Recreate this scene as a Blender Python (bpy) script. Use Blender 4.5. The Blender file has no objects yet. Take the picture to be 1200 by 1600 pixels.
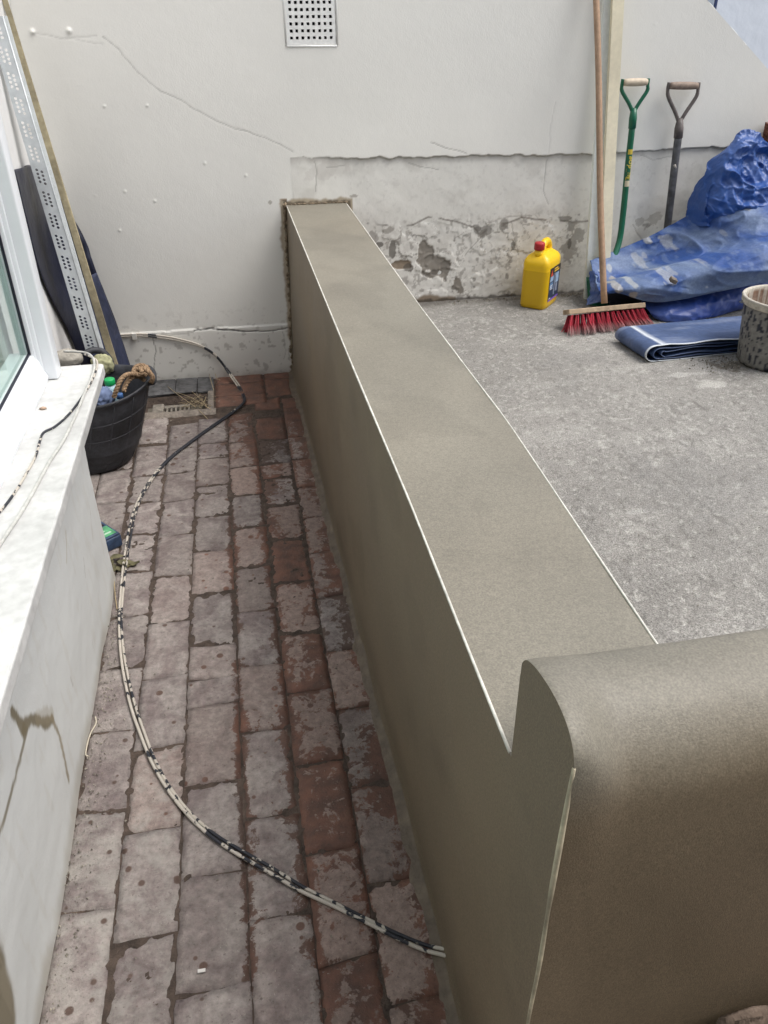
import bpy, bmesh, math, random
import numpy as np
from mathutils import Vector, Matrix, noise as mn

# ------------------------------------------------------------------ camera, world, sun, exposure
S = bpy.context.scene
YAW, PITCH, ROLL, FOC, CAMZ = 0.1788520, 0.5611144, -0.0080836, 1242.15, 1.44
_f = np.array([math.sin(YAW)*math.cos(PITCH), math.cos(YAW)*math.cos(PITCH), -math.sin(PITCH)])
_r = np.array([math.cos(YAW), -math.sin(YAW), 0.0]); _u = np.cross(_r, _f)
_r, _u = _r*math.cos(ROLL)+_u*math.sin(ROLL), -_r*math.sin(ROLL)+_u*math.cos(ROLL)
cam_data = bpy.data.cameras.new('camera'); cam = bpy.data.objects.new('camera', cam_data)
S.collection.objects.link(cam); S.camera = cam
cam.matrix_world = Matrix(((_r[0], _u[0], -_f[0], 0), (_r[1], _u[1], -_f[1], 0), (_r[2], _u[2], -_f[2], CAMZ), (0, 0, 0, 1)))
cam_data.sensor_fit = 'VERTICAL'; cam_data.sensor_height = 24; cam_data.sensor_width = 18
cam_data.lens = 24*FOC/1600; cam_data.clip_start = 0.02; cam_data.clip_end = 400

SUN_EL, SUN_AZ = math.radians(60), math.radians(109)          # azimuth clockwise from +Y (the back wall's side)
W = bpy.data.worlds.new('World'); S.world = W; W.use_nodes = True
nt = W.node_tree; nt.nodes.clear()
sky = nt.nodes.new('ShaderNodeTexSky'); sky.sky_type = 'NISHITA'; sky.sun_disc = False
sky.sun_elevation = SUN_EL; sky.sun_rotation = SUN_AZ; sky.dust_density = 4.0; sky.air_density = 1.0
hs = nt.nodes.new('ShaderNodeHueSaturation'); hs.inputs['Saturation'].default_value = 0.52
bg = nt.nodes.new('ShaderNodeBackground'); bg.inputs['Strength'].default_value = 0.14
wo = nt.nodes.new('ShaderNodeOutputWorld')
nt.links.new(sky.outputs[0], hs.inputs['Color']); nt.links.new(hs.outputs[0], bg.inputs['Color']); nt.links.new(bg.outputs[0], wo.inputs[0])
sl = bpy.data.lights.new('sun', 'SUN'); sl.energy = 1.25; sl.angle = math.radians(34); sl.color = (1, 0.97, 0.93)
sun = bpy.data.objects.new('sun', sl); S.collection.objects.link(sun)
sdir = Vector((math.sin(SUN_AZ)*math.cos(SUN_EL), math.cos(SUN_AZ)*math.cos(SUN_EL), math.sin(SUN_EL)))
sun.rotation_euler = sdir.to_track_quat('Z', 'Y').to_euler(); sun.location = (3, 0, 6)
S.view_settings.view_transform = 'Standard'; S.view_settings.look = 'None'
S.view_settings.gamma = 1; S.view_settings.use_curve_mapping = False
S.view_settings.exposure = 0.68
S.render.engine = 'CYCLES'

random.seed(5); RNG = np.random.default_rng(5)
CAMP = np.array([0, 0, CAMZ])
def ray(x, y): return (x-600)/FOC*_r-(y-800)/FOC*_u+_f
def on_z(x, y, z=0.0): d = ray(x, y); return CAMP+(z-CAMZ)/d[2]*d      # photo pixel -> point on a level surface
def on_y(x, y, Y): d = ray(x, y); return CAMP+Y/d[1]*d                  # photo pixel -> point on a wall-parallel plane
def on_x(x, y, X): d = ray(x, y); return CAMP+X/d[0]*d

# ------------------------------------------------------------------ numpy noise
def _h(ix, iy, s):
    n = (ix.astype(np.int64)*374761393+iy.astype(np.int64)*668265263+s*1274126177) & 0xffffffff
    n = ((n ^ (n >> 13))*1274126177) & 0xffffffff
    return ((n ^ (n >> 16)) & 0xffff)/65535.0
def vn(x, y, s=0):
    x = np.asarray(x, float); y = np.asarray(y, float)
    ix = np.floor(x); iy = np.floor(y); fx = x-ix; fy = y-iy
    fx = fx*fx*(3-2*fx); fy = fy*fy*(3-2*fy)
    a = _h(ix, iy, s); b = _h(ix+1, iy, s); c = _h(ix, iy+1, s); d = _h(ix+1, iy+1, s)
    return (a*(1-fx)+b*fx)*(1-fy)+(c*(1-fx)+d*fx)*fy
def fbm(x, y, s=0, o=4):
    v = 0; a = 0.5; t = 0
    for i in range(o):
        v = v+a*vn(x*2**i, y*2**i, s+i*17); t += a; a *= 0.5
    return v/t
def sstep(a, b, x):
    t = np.clip((x-a)/(b-a), 0, 1); return t*t*(3-2*t)
def segdist(px, pz, pts):
    d = np.full(px.shape, 9.0)
    for (ax, az), (bx, bz) in zip(pts[:-1], pts[1:]):
        vx, vz = bx-ax, bz-az
        t = np.clip(((px-ax)*vx+(pz-az)*vz)/(vx*vx+vz*vz+1e-12), 0, 1)
        d = np.minimum(d, np.hypot(px-ax-t*vx, pz-az-t*vz))
    return d

# ------------------------------------------------------------------ materials
def mat(name, col=(0.5, 0.5, 0.5), rough=0.7, spec=0.5, metal=0.0, attr=False, n=(), bump=(), clear=0.0, rvar=0.0):
    """n: list of (scale, detail, lo, hi) brightness noises; bump: list of (scale, distance, kind)"""
    m = bpy.data.materials.new(name); m.use_nodes = True; t = m.node_tree; N = t.nodes; L = t.links
    b = N['Principled BSDF']; b.inputs['Roughness'].default_value = rough; b.inputs['Metallic'].default_value = metal
    b.inputs['Specular IOR Level'].default_value = spec; b.inputs['Coat Weight'].default_value = clear
    geo = N.new('ShaderNodeNewGeometry').outputs['Position']
    if attr:
        a = N.new('ShaderNodeAttribute'); a.attribute_name = 'Col'; cur = a.outputs['Color']
        mx = N.new('ShaderNodeMix'); mx.data_type = 'RGBA'; mx.blend_type = 'MULTIPLY'; mx.inputs[0].default_value = 1
        L.new(cur, mx.inputs[6]); mx.inputs[7].default_value = (*col, 1); cur = mx.outputs[2]
    else:
        rgb = N.new('ShaderNodeRGB'); rgb.outputs[0].default_value = (*col, 1); cur = rgb.outputs[0]
    for (sc, det, lo, hi) in n:
        no = N.new('ShaderNodeTexNoise'); no.inputs['Scale'].default_value = sc; no.inputs['Detail'].default_value = det
        L.new(geo, no.inputs['Vector'])
        mr = N.new('ShaderNodeMapRange'); mr.inputs[1].default_value = 0.3; mr.inputs[2].default_value = 0.7
        mr.inputs[3].default_value = lo; mr.inputs[4].default_value = hi; L.new(no.outputs[0], mr.inputs[0])
        mx = N.new('ShaderNodeMix'); mx.data_type = 'RGBA'; mx.blend_type = 'MULTIPLY'; mx.inputs[0].default_value = 1
        L.new(cur, mx.inputs[6]); L.new(mr.outputs[0], mx.inputs[7]); cur = mx.outputs[2]
        if rvar and sc < 40:
            ma = N.new('ShaderNodeMapRange'); ma.inputs[1].default_value = 0.3; ma.inputs[2].default_value = 0.7
            ma.inputs[3].default_value = rough-rvar; ma.inputs[4].default_value = rough+rvar
            L.new(no.outputs[0], ma.inputs[0]); L.new(ma.outputs[0], b.inputs['Roughness'])
    L.new(cur, b.inputs['Base Color'])
    prev = None
    for (sc, dist, kind) in bump:
        if kind == 'v':
            tx = N.new('ShaderNodeTexVoronoi'); tx.inputs['Scale'].default_value = sc; out = tx.outputs['Distance']
        else:
            tx = N.new('ShaderNodeTexNoise'); tx.inputs['Scale'].default_value = sc; tx.inputs['Detail'].default_value = 3; out = tx.outputs[0]
        L.new(geo, tx.inputs['Vector'])
        bp = N.new('ShaderNodeBump'); bp.inputs['Distance'].default_value = dist; bp.inputs['Strength'].default_value = 1
        L.new(out, bp.inputs['Height'])
        if prev: L.new(prev, bp.inputs['Normal'])
        prev = bp.outputs[0]
    if prev: L.new(prev, b.inputs['Normal'])
    return m

# ------------------------------------------------------------------ object helpers
def tag(o, label=None, cat=None, group=None, kind=None):
    if label: o['label'] = label
    if cat: o['category'] = cat
    if group: o['group'] = group
    if kind: o['kind'] = kind
    return o
def empty(name, loc, label, cat, group=None):
    o = bpy.data.objects.new(name, None); S.collection.objects.link(o); o.location = loc; o.empty_display_size = 0.05
    return tag(o, label, cat, group)
def link(name, me, m, parent=None):
    o = bpy.data.objects.new(name, me); S.collection.objects.link(o)
    if m and not me.materials: me.materials.append(m)
    if parent: o.parent = parent; o.matrix_parent_inverse = parent_inv(parent)
    return o
def parent_inv(p):
    loc = Matrix.Translation(p.location) if p.type == 'EMPTY' else Matrix.Identity(4)
    return loc.inverted()
def mesh(name, verts, faces, m=None, parent=None, smooth=True, cols=None):
    """verts in world metres"""
    me = bpy.data.meshes.new(name); me.from_pydata([tuple(map(float, v)) for v in verts], [], [tuple(f) for f in faces]); me.update()
    if smooth: me.polygons.foreach_set('use_smooth', [True]*len(me.polygons))
    if cols is not None:
        a = me.color_attributes.new('Col', 'FLOAT_COLOR', 'POINT')
        c = np.ones((len(verts), 4), np.float32); c[:, :3] = np.asarray(cols); a.data.foreach_set('color', c.ravel())
    return link(name, me, m, parent)
def grid(name, P, m=None, parent=None, cols=None, keep=None, smooth=True):
    """P: (nu,nv,3) array; keep: (nu-1,nv-1) bool"""
    nu, nv = P.shape[:2]; idx = np.arange(nu*nv).reshape(nu, nv)
    q = np.stack([idx[:-1, :-1], idx[1:, :-1], idx[1:, 1:], idx[:-1, 1:]], -1)
    if keep is not None: q = q[keep]
    q = q.reshape(-1, 4)
    me = bpy.data.meshes.new(name); me.vertices.add(nu*nv); me.vertices.foreach_set('co', P.reshape(-1).astype(np.float32))
    me.loops.add(len(q)*4); me.loops.foreach_set('vertex_index', q.reshape(-1).astype(np.int32))
    me.polygons.add(len(q)); me.polygons.foreach_set('loop_start', np.arange(0, len(q)*4, 4, dtype=np.int32))
    me.polygons.foreach_set('loop_total', np.full(len(q), 4, np.int32))
    me.update(calc_edges=True); me.validate()
    me.polygons.foreach_set('use_smooth', np.full(len(me.polygons), smooth))
    if cols is not None:
        a = me.color_attributes.new('Col', 'FLOAT_COLOR', 'POINT')
        c = np.ones((nu*nv, 4), np.float32); c[:, :3] = cols.reshape(-1, 3); a.data.foreach_set('color', c.ravel())
    return link(name, me, m, parent)
def bm_obj(name, bm, m, parent=None, smooth=False, bevel=0.0, seg=2):
    if bevel:
        bmesh.ops.bevel(bm, geom=bm.edges[:], offset=bevel, segments=seg, profile=0.5, affect='EDGES')
    bmesh.ops.recalc_face_normals(bm, faces=bm.faces[:])
    me = bpy.data.meshes.new(name); bm.to_mesh(me); bm.free()
    me.polygons.foreach_set('use_smooth', [smooth]*len(me.polygons))
    return link(name, me, m, parent)
def box(name, a, b, m, parent=None, bevel=0.0, M=None, seg=2):
    bm = bmesh.new(); bmesh.ops.create_cube(bm, size=1)
    a = Vector(a); b = Vector(b); c = (a+b)/2; d = b-a
    for v in bm.verts: v.co = Vector((v.co.x*d.x, v.co.y*d.y, v.co.z*d.z))+c
    if bevel: bmesh.ops.bevel(bm, geom=bm.edges[:], offset=bevel, segments=seg, profile=0.5, affect='EDGES')
    if M: bm.transform(M)
    return bm_obj(name, bm, m, parent, smooth=bool(bevel) and seg > 2)
def prism(name, poly, z0, z1, m, parent=None, bevel=0.0):
    n = len(poly); v = [(p[0], p[1], z0) for p in poly]+[(p[0], p[1], z1) for p in poly]
    bm = bmesh.new(); bv = [bm.verts.new(q) for q in v]
    bm.faces.new(bv[:n][::-1]); bm.faces.new(bv[n:])
    for i in range(n): bm.faces.new((bv[i], bv[(i+1) % n], bv[n+(i+1) % n], bv[n+i]))
    return bm_obj(name, bm, m, parent, bevel=bevel)
def catmull(pts, n=8):
    pts = [np.asarray(p, float) for p in pts]; P = [2*pts[0]-pts[1]]+pts+[2*pts[-1]-pts[-2]]; out = []
    for i in range(1, len(P)-2):
        for k in range(n):
            t = k/n; a, b, c, d = P[i-1:i+3]
            out.append(0.5*((2*b)+(-a+c)*t+(2*a-5*b+4*c-d)*t*t+(-a+3*b-3*c+d)*t**3))
    out.append(pts[-1]); return out
def tube_data(pts, rad, seg=8, cap=True):
    pts = [Vector(p) for p in pts]; n = len(pts); V = []; F = []
    up = Vector((0, 0, 1)); t0 = (pts[1]-pts[0]).normalized()
    if abs(t0.dot(up)) > 0.95: up = Vector((1, 0, 0))
    nrm = t0.cross(up).normalized()
    for i, p in enumerate(pts):
        t = (pts[min(i+1, n-1)]-pts[max(i-1, 0)]).normalized()
        nrm = (nrm-t*nrm.dot(t)).normalized(); bn = t.cross(nrm)
        r = rad[i] if hasattr(rad, '__len__') else rad
        for k in range(seg):
            a = 2*math.pi*k/seg; V.append(p+nrm*math.cos(a)*r+bn*math.sin(a)*r)
    for i in range(n-1):
        for k in range(seg):
            k2 = (k+1) % seg; F.append((i*seg+k, i*seg+k2, (i+1)*seg+k2, (i+1)*seg+k))
    if cap: F.append(tuple(range(seg))[::-1]); F.append(tuple((n-1)*seg+k for k in range(seg)))
    return V, F
def tube(name, pts, rad, m, parent=None, seg=8, cols=None):
    V, F = tube_data(pts, rad, seg); c = None
    if cols is not None: c = np.repeat(np.asarray(cols), seg, axis=0)
    return mesh(name, V, F, m, parent, cols=c)
def lathe(name, prof, c, m, parent=None, seg=48, sx=1.0, sy=1.0, fn=None):
    P = np.zeros((len(prof), seg+1, 3))
    for i, (r, z) in enumerate(prof):
        for k in range(seg+1):
            a = 2*math.pi*k/seg; P[i, k] = (c[0]+r*sx*math.cos(a), c[1]+r*sy*math.sin(a), c[2]+z)
    if fn: P = fn(P)
    return grid(name, P, m, parent)
def merge(parts):
    V = []; F = []
    for v, f in parts:
        o = len(V); V += list(v); F += [tuple(i+o for i in q) for q in f]
    return V, F

HC = 0.29          # level of the raised concrete yard
D = 3.57           # plane of the back wall
XL = 0.24          # left face of the low wall
TOP = 0.749        # top of the low wall

# ================================================================== GROUND AND BRICK PATH
m_earth = mat('damp_earth', (0.080, 0.058, 0.045), 0.8, 0.4, n=[(40, 5, .55, 1.35), (6, 3, .8, 1.15)], bump=[(220, .004, 'n'), (60, .006, 'n')])
m_ground = mat('ground_soil', (0.12, 0.11, 0.09), 0.9, 0.3, n=[(3, 5, .7, 1.2)])
gp = mesh('ground', [(-60, -60, -.05), (60, -60, -.05), (60, 60, -.05), (-60, 60, -.05)], [(0, 1, 2, 3)], m_ground, smooth=False); gp['kind'] = 'structure'
xs = np.arange(-.75, .2461, .006); ys = np.arange(-1.2, 3.5901, .006)
X, Yg = np.meshgrid(xs, ys, indexing='ij')
Zb = -0.0035+0.006*(fbm(X*60, Yg*60, 3, 3)-.5)
# the drain hole by the back wall sinks
hole = (X > -.452) & (X < -.200) & (Yg > 3.20) & (Yg < 3.39)
Zb = np.where(hole, -0.10, Zb)
path = grid('brick_path', np.stack([X, Yg, Zb], -1), m_earth); path['kind'] = 'structure'
far_floor = mesh('paving_bed', [(.2, -6, -.012), (6, -6, -.012), (6, .6, -.012), (.2, .6, -.012)], [(0, 1, 2, 3)], m_earth, smooth=False); far_floor['kind'] = 'structure'

def brick_material():
    m = bpy.data.materials.new('worn_paving_brick'); m.use_nodes = True; t = m.node_tree; N = t.nodes; L = t.links
    b = N['Principled BSDF']; geo = N.new('ShaderNodeNewGeometry').outputs['Position']
    def no(sc, det=4, rough=.55, dist=0.0):
        x = N.new('ShaderNodeTexNoise'); x.inputs['Scale'].default_value = sc; x.inputs['Detail'].default_value = det
        x.inputs['Roughness'].default_value = rough; x.inputs['Distortion'].default_value = dist; L.new(geo, x.inputs['Vector']); return x.outputs[0]
    def mr(v, a, b_, c=0.0, d=1.0):
        x = N.new('ShaderNodeMapRange'); x.inputs[1].default_value = a; x.inputs[2].default_value = b_; x.inputs[3].default_value = c; x.inputs[4].default_value = d
        L.new(v, x.inputs[0]); return x.outputs[0]
    def ma(op, p, q):
        x = N.new('ShaderNodeMath'); x.operation = op
        for i, v in enumerate((p, q)):
            if isinstance(v, (int, float)): x.inputs[i].default_value = v
            else: L.new(v, x.inputs[i])
        return x.outputs[0]
    def mix(f, p, q, mode='MIX'):
        x = N.new('ShaderNodeMix'); x.data_type = 'RGBA'; x.blend_type = mode
        for i, v in ((0, f), (6, p), (7, q)):
            if isinstance(v, (int, float)): x.inputs[i].default_value = v
            elif isinstance(v, tuple): x.inputs[i].default_value = (*v, 1)
            else: L.new(v, x.inputs[i])
        return x.outputs[2]
    at = N.new('ShaderNodeAttribute'); at.attribute_name = 'Col'
    sp = N.new('ShaderNodeSeparateColor'); L.new(at.outputs['Color'], sp.inputs[0])
    damp, lime, tint = sp.outputs[0], sp.outputs[1], sp.outputs[2]
    a2 = N.new('ShaderNodeAttribute'); a2.attribute_name = 'tone'; tint2 = a2.outputs['Fac']
    mauve = mix(mr(no(11, 5, .6, .7), .36, .60), (.188, .152, .146), (.315, .280, .258))
    dry = mix(mr(tint, .2, .8), mauve, (.285, .215, .185))
    dry = mix(1.0, dry, mr(no(55, 6, .7), .3, .7, .66, 1.28), 'MULTIPLY')
    limec = mix(ma('MULTIPLY', mr(ma('ADD', lime, ma('MULTIPLY', no(24, 6, .68), 1.0)), .70, .92), .6), dry, (.37, .355, .32))
    pits = N.new('ShaderNodeTexVoronoi'); pits.inputs['Scale'].default_value = 75; L.new(geo, pits.inputs['Vector'])
    wetv = ma('ADD', damp, ma('ADD', ma('MULTIPLY', ma('SUBTRACT', no(19, 6, .68, .8), .5), 1.7), ma('MULTIPLY', ma('SUBTRACT', no(75, 4, .65), .5), .8)))
    wet = mr(wetv, .455, .545)
    vo = N.new('ShaderNodeTexVoronoi'); vo.inputs['Scale'].default_value = 27; L.new(geo, vo.inputs['Vector'])
    spc = N.new('ShaderNodeSeparateColor'); L.new(vo.outputs['Color'], spc.inputs[0])
    drop = ma('MULTIPLY', mr(ma('ADD', vo.outputs['Distance'], ma('MULTIPLY', spc.outputs[1], .3)), .30, .24), mr(spc.outputs[0], .50, .52))
    wet2 = ma('MAXIMUM', wet, drop)
    wetc = mix(mr(no(22, 4), .35, .65), (.105, .060, .045), (.195, .094, .064))
    wetc = mix(mr(tint, .1, .5, 1, 0), wetc, (.10, .066, .052))
    col = mix(wet2, limec, wetc)
    col = mix(1.0, col, mr(tint2, 0, 1, .78, 1.12), 'MULTIPLY')
    dirt = ma('MULTIPLY', mr(no(130, 3, .7), .60, .72), .55)
    col = mix(dirt, col, (.05, .038, .03))
    specks = ma('MULTIPLY', mr(no(210, 2, .6), .70, .76), .6)
    col = mix(specks, col, (.5, .48, .44))
    L.new(col, b.inputs['Base Color'])
    L.new(mr(wet2, 0, 1, .82, .62), b.inputs['Roughness']); b.inputs['Specular IOR Level'].default_value = .45
    b1 = N.new('ShaderNodeBump'); b1.inputs['Distance'].default_value = .006; L.new(no(45, 6, .65), b1.inputs['Height'])
    b2 = N.new('ShaderNodeBump'); b2.inputs['Distance'].default_value = .0016; L.new(no(260, 3, .6), b2.inputs['Height']); L.new(b1.outputs[0], b2.inputs['Normal'])
    L.new(b2.outputs[0], b.inputs['Normal'])
    return m
m_brick = brick_material()
m_slate = mat('dark_slate', (0.06, 0.06, 0.062), .65, .5, n=[(30, 5, .5, 1.7), (8, 3, .8, 1.3)], bump=[(60, .004, 'n')])

def damp_field(x, y):
    d = 0.16+0.55*(fbm(x*5, y*5, 31, 3)-.5)
    d += .30*np.exp(-((x-.045)/.05)**2)*(y > 1.9)*(.5+vn(y*2, x*0, 8))
    d += .32*sstep(.15, .215, x)+.13*sstep(.0, .1, x)
    d += .36*sstep(2.9, 3.15, y)*sstep(-.30, -.12, x)
    d += .36*np.exp(-((x-.006)/.020)**2)+.40*np.exp(-((x+.104)/.018)**2)*np.clip(vn(y*3, x*0, 77)*1.5, 0, 1)
    d += .25*sstep(2.3, 3.0, y)*sstep(-.2, 0, x)
    d -= .22*sstep(-.10, -.26, x)
    d += .22*sstep(1.0, .5, y)*sstep(-.3, -.45, x)
    return d
def add_brick(corners, z=0.0, extra=0.0, tint=None, mtl=None, lime=0.0, thick=.03, nu=9, nv=14, name='brick'):
    """corners: 4 (x,y) points ccw (x0y0, x1y0, x1y1, x0y1); worn rounded paving brick"""
    c = [np.array(q, float) for q in corners]
    u = np.linspace(0, 1, nu); v = np.linspace(0, 1, nv); U, V = np.meshgrid(u, v, indexing='ij')
    P = (c[0][None, None]*((1-U)*(1-V))[..., None]+c[1]*(U*(1-V))[..., None]+c[2]*(U*V)[..., None]+c[3]*((1-U)*V)[..., None])
    w = np.hypot(*(c[1]-c[0])); l = np.hypot(*(c[3]-c[0])); s = random.randint(0, 9999)
    e = np.minimum(np.minimum(U, 1-U)*w, np.minimum(V, 1-V)*l)
    # ragged edges
    j = .0022
    P[..., 0] += j*(vn(P[..., 0]*60, P[..., 1]*60, s)-.5)*2*(e < .006); P[..., 1] += j*(vn(P[..., 0]*60, P[..., 1]*60, s+9)-.5)*2*(e < .006)
    tx, ty = random.uniform(-.012, .012), random.uniform(-.006, .006)
    Z = z+random.uniform(-.002, .0025)+(U-.5)*w*tx+(V-.5)*l*ty-.0035*np.exp(-e/.003)+.0022*(fbm(P[..., 0]*22, P[..., 1]*22, s, 3)-.5)*2
    nu_, nv_ = nu, nv
    verts = np.concatenate([P, Z[..., None]], -1).reshape(-1, 3).tolist()
    idx = np.arange(nu*nv).reshape(nu, nv)
    faces = [(int(idx[a, b]), int(idx[a+1, b]), int(idx[a+1, b+1]), int(idx[a, b+1])) for a in range(nu-1) for b in range(nv-1)]
    ring = [int(i) for i in list(idx[:, 0])+list(idx[-1, 1:])+list(idx[-2::-1, -1])+list(idx[0, -2:0:-1])]
    base = len(verts)
    for i in ring: verts.append([verts[i][0], verts[i][1], z-thick])
    n = len(ring)
    for i in range(n): faces.append((ring[(i+1) % n], ring[i], base+i, base+(i+1) % n))
    vv = np.array(verts)
    dm = damp_field(vv[:, 0], vv[:, 1])+extra
    ee = np.concatenate([e.reshape(-1), np.zeros(n)]); dm = dm+np.where(vv[:, 0] < -.11, .14, .22)*np.exp(-ee/.005)
    t = random.random() if tint is None else tint
    col = np.stack([dm, np.full(len(vv), lime), np.full(len(vv), t)], -1)
    o = mesh(name, verts, faces, mtl or m_brick, path, cols=col)
    ta = o.data.attributes.new('tone', 'FLOAT', 'POINT'); ta.data.foreach_set('value', np.full(len(vv), random.random(), np.float32))
    return o
XLINES = {-1: -.575, 0: -.460, 1: -.345, 2: -.229, 3: -.104, 4: .010, 5: .129, 6: .236}
def jy(l): return [on_z(380, v)[1] for v in l]
cols_j = {1: jy([684, 728, 769, 817, 875, 941, 1020, 1113, 1234, 1381, 1559]),
          2: jy([654, 692, 728, 771, 824, 886, 958, 1042, 1148, 1274, 1436]),
          3: jy([649, 687, 711, 752, 800, 855, 919, 1002, 1053, 1094, 1215, 1357, 1538]),
          4: jy([644, 690, 728, 773, 824, 886, 956, 1042, 1145, 1281, 1442]),
          5: jy([655, 690, 728, 750, 795, 848, 917, 1000, 1093, 1208, 1351, 1530]),
          6: jy([627, 643, 690, 725, 769, 818, 875, 947, 1035, 1129, 1257, 1416])}
gap = .0021
for c, ys_ in cols_j.items():
    x0, x1 = XLINES[c-1], XLINES[c]
    ys_ = list(ys_)
    while ys_[-1] > -.5: ys_.append(ys_[-1]-.226)
    for a, b in zip(ys_[1:], ys_[:-1]):
        fan = lambda y, l: XLINES[l]+{1: -.008, 2: -.006, 3: 0, 4: .004, 5: -.004}.get(l, 0)*(2.0-y)/1.2
        ex = 0; li = 0; tn = None
        ym = (a+b)/2
        if c == 5 and ym < 2.2: ex, tn = (.36 if random.random() < .7 else .12), .95
        if c == 5 and ym > 2.2: ex = random.choice([-.1, .1, .25])
        if c == 4 and random.random() < .3: ex = .1
        if c <= 2: li = .24 if ym < 1.3 else .06
        if c == 1: li += .06; tn = .1
        if c in (2, 3): tn = random.uniform(.0, .5)
        if c == 4: tn = random.uniform(.2, .9)
        g2 = gap*random.uniform(.35, 1.5)
        sk = random.uniform(-.006, .006)
        add_brick([(fan(a, c-1)+g2, a+gap*.5-sk), (fan(a, c)-g2, a+gap*.5+sk), (fan(b, c)-g2, b-gap*.5+sk), (fan(b, c-1)+g2, b-gap*.5-sk)], extra=ex, tint=tn, lime=li)
# column beyond the bay and turned bricks by the back wall
yy = [3.19, 2.97, 2.74, 2.50, 2.28, 2.06]
for b, a in zip(yy[:-1], yy[1:]):
    add_brick([(-.575+gap, a+gap), (-.460-gap, a+gap), (-.460-gap, b-gap), (-.575+gap, b-gap)], tint=.1, lime=.05)
    add_brick([(-.69+gap, a+gap), (-.575-gap, a+gap), (-.575-gap, b-gap), (-.69+gap, b-gap)], tint=.1)
add_brick([(-.458+gap, 2.94), (-.347, 2.94), (-.347, 3.195), (-.458+gap, 3.195)], tint=.1, lime=.1)
for b, a in zip([3.585, 3.488, 3.341, 3.20], [3.488, 3.341, 3.235, 3.1]):
    if b > 3.3 or True:
        add_brick([(-.153+gap, a+gap), (.071-gap, a+gap), (.071-gap, b-gap), (-.153+gap, b-gap)], extra=.15, tint=.8, nu=14, nv=8) if b > 3.21 else None
add_brick([(.071+gap, 3.30), (.190-gap, 3.30), (.190-gap, 3.50), (.071+gap, 3.50)], extra=.05, tint=.8)
add_brick([(.190+gap, 3.24), (.212, 3.24), (.212, 3.50), (.190+gap, 3.50)], extra=.2, tint=.8, nu=4)
add_brick([(.014, 3.17), (.128, 3.17), (.128, 3.292), (.014, 3.235)], extra=.3, tint=.7)
add_brick([(.071+gap, 3.50+gap), (.2, 3.50+gap), (.2, 3.57), (.071+gap, 3.57)], extra=.2, tint=.8)
# mortar flaunching and curb round the gully
m_mortar = mat('old_mortar', (0.23, 0.20, 0.17), .85, .3, n=[(25, 5, .7, 1.25), (120, 3, .8, 1.15)], bump=[(90, .006, 'n'), (300, .002, 'n')])
P = np.zeros((30, 6, 3))
for i, t in enumerate(np.linspace(0, 1, 30)):
    for k, s in enumerate(np.linspace(0, 1, 6)):
        x = -.46+t*.31; P[i, k] = (x, 3.165+s*(.045+.012*vn(t*7, 0, 4)), -.004+.012*math.sin(s*math.pi*.8)+.004*vn(t*20, s*5, 6))
grid('mortar_curb', P, m_mortar, path)
box('mortar_curb', (-.185, 3.20, -.05), (-.158, 3.47, .008), m_mortar, path, .004)

# ================================================================== BACK WALL
back = empty('back_wall', (1.0, D, 0), 'tall white rendered boundary wall with a sloping top and a peeling dirty lower band', 'wall')
dx = .0042
xs = np.arange(-.78, 2.66, dx); zs = np.arange(-.02, 1.70, dx)
X, Zg = np.meshgrid(xs, zs, indexing='ij')
def w2(x, y): q = on_y(x, y, D); return (q[0], q[2])
wig = (fbm(X*7, Zg*7, 5, 4)-.5)*.03+(fbm(X*30, Zg*30, 6, 3)-.5)*.012
ledge_pts = np.array([w2(*q) for q in [(440, 248), (470, 246), (520, 247), (590, 247), (680, 246), (760, 243), (860, 243), (930, 241), (1000, 236), (1130, 230), (1200, 227)]])
lz = np.interp(X, ledge_pts[:, 0], ledge_pts[:, 1])+(fbm(X*25, X*0, 15, 3)-.5)*.014
depth = np.zeros_like(X)                      # positive = into the wall
low = (X > .47) & (Zg < lz)
low = low | ((X > .262) & (X <= .47) & (Zg < lz+.0))
rec = np.where(low, .009, 0.0)
rec = rec*sstep(.30, .54, X)
depth += rec
base = (X < .215)
zb = .240+(fbm(X*12, X*0, 21, 3)-.5)*.010-(X+.45)*.012
depth += np.where(base & (Zg < zb), -.005, 0)
depth += (fbm(X*2.2, Zg*2.2, 7, 3)-.5)*.006*np.where(low, .9, .5)+(fbm(X*18, Zg*18, 9, 4)-.5)*np.where(low, .0028, .0006)
col = np.ones(X.shape+(3,))*np.array([.815, .81, .765])
col *= (0.97+.06*fbm(X*3, Zg*3, 11, 4))[..., None]
def blend(mask, c):
    global col
    m_ = np.clip(mask, 0, 1)[..., None]; col = col*(1-m_)+np.array(c)*m_
# lower band: dirtier, warm grey
blend(np.where(low, .16, 0)*(0.6+.8*fbm(X*5, Zg*5, 12, 4)), (.46, .44, .40))
blend(np.where(low, 1, 0)*sstep(.55, .72, fbm(X*9, Zg*9, 13, 5))*.28, (.42, .40, .36))
blend(np.where(low, 1, 0)*sstep(.035, .0, lz-Zg)*.5*fbm(X*14, Zg*14, 14, 3)*1.6, (.35, .33, .30))
blend(np.where(low & (X > .49), 1, 0)*sstep(.64, .74, fbm(X*70, Zg*70, 43, 3))*.14, (.30, .28, .26))
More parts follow.
